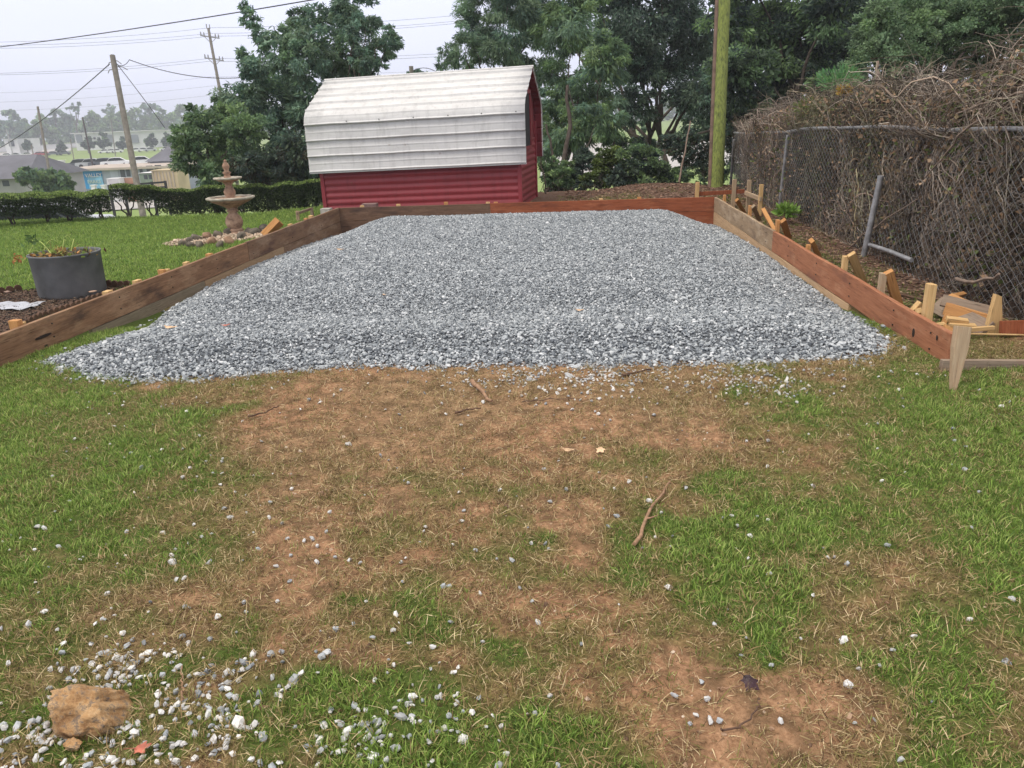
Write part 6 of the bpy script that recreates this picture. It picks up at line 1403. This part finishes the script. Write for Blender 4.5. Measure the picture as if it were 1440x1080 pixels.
# clump of bushes in front of the house
tree('garden_bush', [(70, 253, 16), (90, 256, 13), (55, 250, 15), (40, 246, 12), (76, 264, 10), (95, 264, 9), (60, 262, 12), (30, 250, 10)], 55, (70, 272), 5000, .35, .16, G_MID+G_BLUE, 'big rounded dark bushes in front of the far left house', 'bush', seed=40, trunk_r=.1, fill=.2, shell=.3, depth_jit=1)
for i, (px, py, r_, D_, lb) in enumerate(((38*1, 203, 6, 300, 'small dark tree by the far red cars'), (86, 206, 7, 290, 'round dark tree beside the far parking lot'), (124, 200, 8, 300, 'dark tree before the left end of the white building'), (145, 196, 10, 305, 'dark conical tree before the white building'), (172, 200, 8, 305, 'dark tree before the middle of the white building'), (212, 196, 9, 300, 'dark tree at the right end of the white building'), (235, 195, 9, 300, 'tree between the white building and the left trees'))):
    tree('street_tree', [(px, py+r_*.1, r_*.55), (px+r_*.6, py+r_*.45, r_*.5), (px-r_*.55, py+r_*.4, r_*.55), (px+r_*.15, py-r_*.5, r_*.35), (px-r_*.2, py+r_*.7, r_*.5), (px+r_*.3*((i % 3)-1), py-r_*.8, r_*.2)], D_, (px, py+r_*1.5), 900, 1.3, .8, G_DARK+G_MID[:1], lb, seed=50+i, trunk_r=.3, depth_jit=1.5)
# far tree line
TL = [(-90, 168, 24), (-50, 172, 22), (-15, 166, 22), (12, 170, 20), (30, 176, 16), (58, 172, 17), (82, 166, 20), (100, 174, 16), (128, 170, 20), (150, 164, 24), (168, 170, 22), (190, 168, 22), (212, 160, 24), (232, 168, 22), (255, 162, 20), (280, 165, 24), (330, 160, 26), (380, 158, 26), (430, 158, 26), (600, 150, 26), (660, 148, 24), (720, 146, 26), (780, 146, 24), (830, 148, 22), (880, 150, 22), (930, 146, 24), (985, 144, 22), (1040, 140, 24), (1100, 140, 24), (1170, 138, 24), (1240, 136, 24), (1310, 132, 24), (1380, 130, 24), (1450, 128, 26)]
for i, (px, py, r_) in enumerate(TL):
    D_ = 430+((i*37) % 5)*14; tone = ['bluish', 'grey green', 'dark', 'pale'][i % 4]; lb = 'hazy %s tree of the far tree line, %s' % (tone, ['broad crowned', 'tall', 'rounded', 'ragged topped', 'low'][i % 5])
    where = ' at the far left edge' if px < 0 else (' above the far parking lot' if px < 110 else (' above the white building' if px < 245 else (' behind the left trees' if px < 500 else ' behind the right trees')))
    tree('far_tree', [(px+r_*.2*sin(i*2.3), py+r_*.1*sin(i*1.7), r_*.62), (px-r_*.55, py+r_*(.5+.2*sin(i*3.1)), r_*.6), (px+r_*.5, py+r_*(.45+.25*cos(i*2.7)), r_*.55), (px+r_*.1, py+r_*1.1, r_*.85), (px-r_*.3*cos(i), py-r_*.45, r_*.28), (px+r_*.35*sin(i*5), py-r_*.3, r_*.24), (px+r_*.9, py+r_*.9, r_*.6)], D_, (px, py+r_*2), 1700, 2.3, 1.5, [np.array(c_)*1.15 for c_ in (G_MID if i % 3 else G_BLUE)], lb+where, seed=70+i, trunk_r=.5, depth_jit=4, group='trees of the far tree line', clumps=9)
tree('far_tree', [(104, 150, 6), (112, 148, 4), (97, 153, 4), (108, 156, 4)], 400, (104, 175), 260, 1.5, .8, G_BLUE, 'single tall thin tree standing out over the far tree line', seed=130, trunk_r=.5, depth_jit=1, clumps=6)

# =================================================================== HAZE
hm = bpy.data.materials.new('haze_air'); hm.use_nodes = True; t = hm.node_tree; t.nodes.clear(); o_ = t.nodes.new('ShaderNodeOutputMaterial'); pv = t.nodes.new('ShaderNodeVolumePrincipled')
pv.inputs['Density'].default_value = .0010; pv.inputs['Color'].default_value = (.87, .90, .97, 1); pv.inputs['Anisotropy'].default_value = .2; t.links.new(pv.outputs[0], o_.inputs['Volume'])
bx = bpy.data.meshes.new('haze'); xm = 930
Vh = [(x_, y_, z_) for z_ in (-10, 36) for y_ in (-950, 1060) for x_ in (-xm, xm)]
bx.from_pydata(Vh, [], [(0, 2, 3, 1), (4, 5, 7, 6), (0, 1, 5, 4), (2, 6, 7, 3), (0, 4, 6, 2), (1, 3, 7, 5)]); bx.update()
hz = link_mesh('haze', bx, hm); hz['kind'] = 'stuff'; hz['label'] = 'pale haze in the air over the valley'
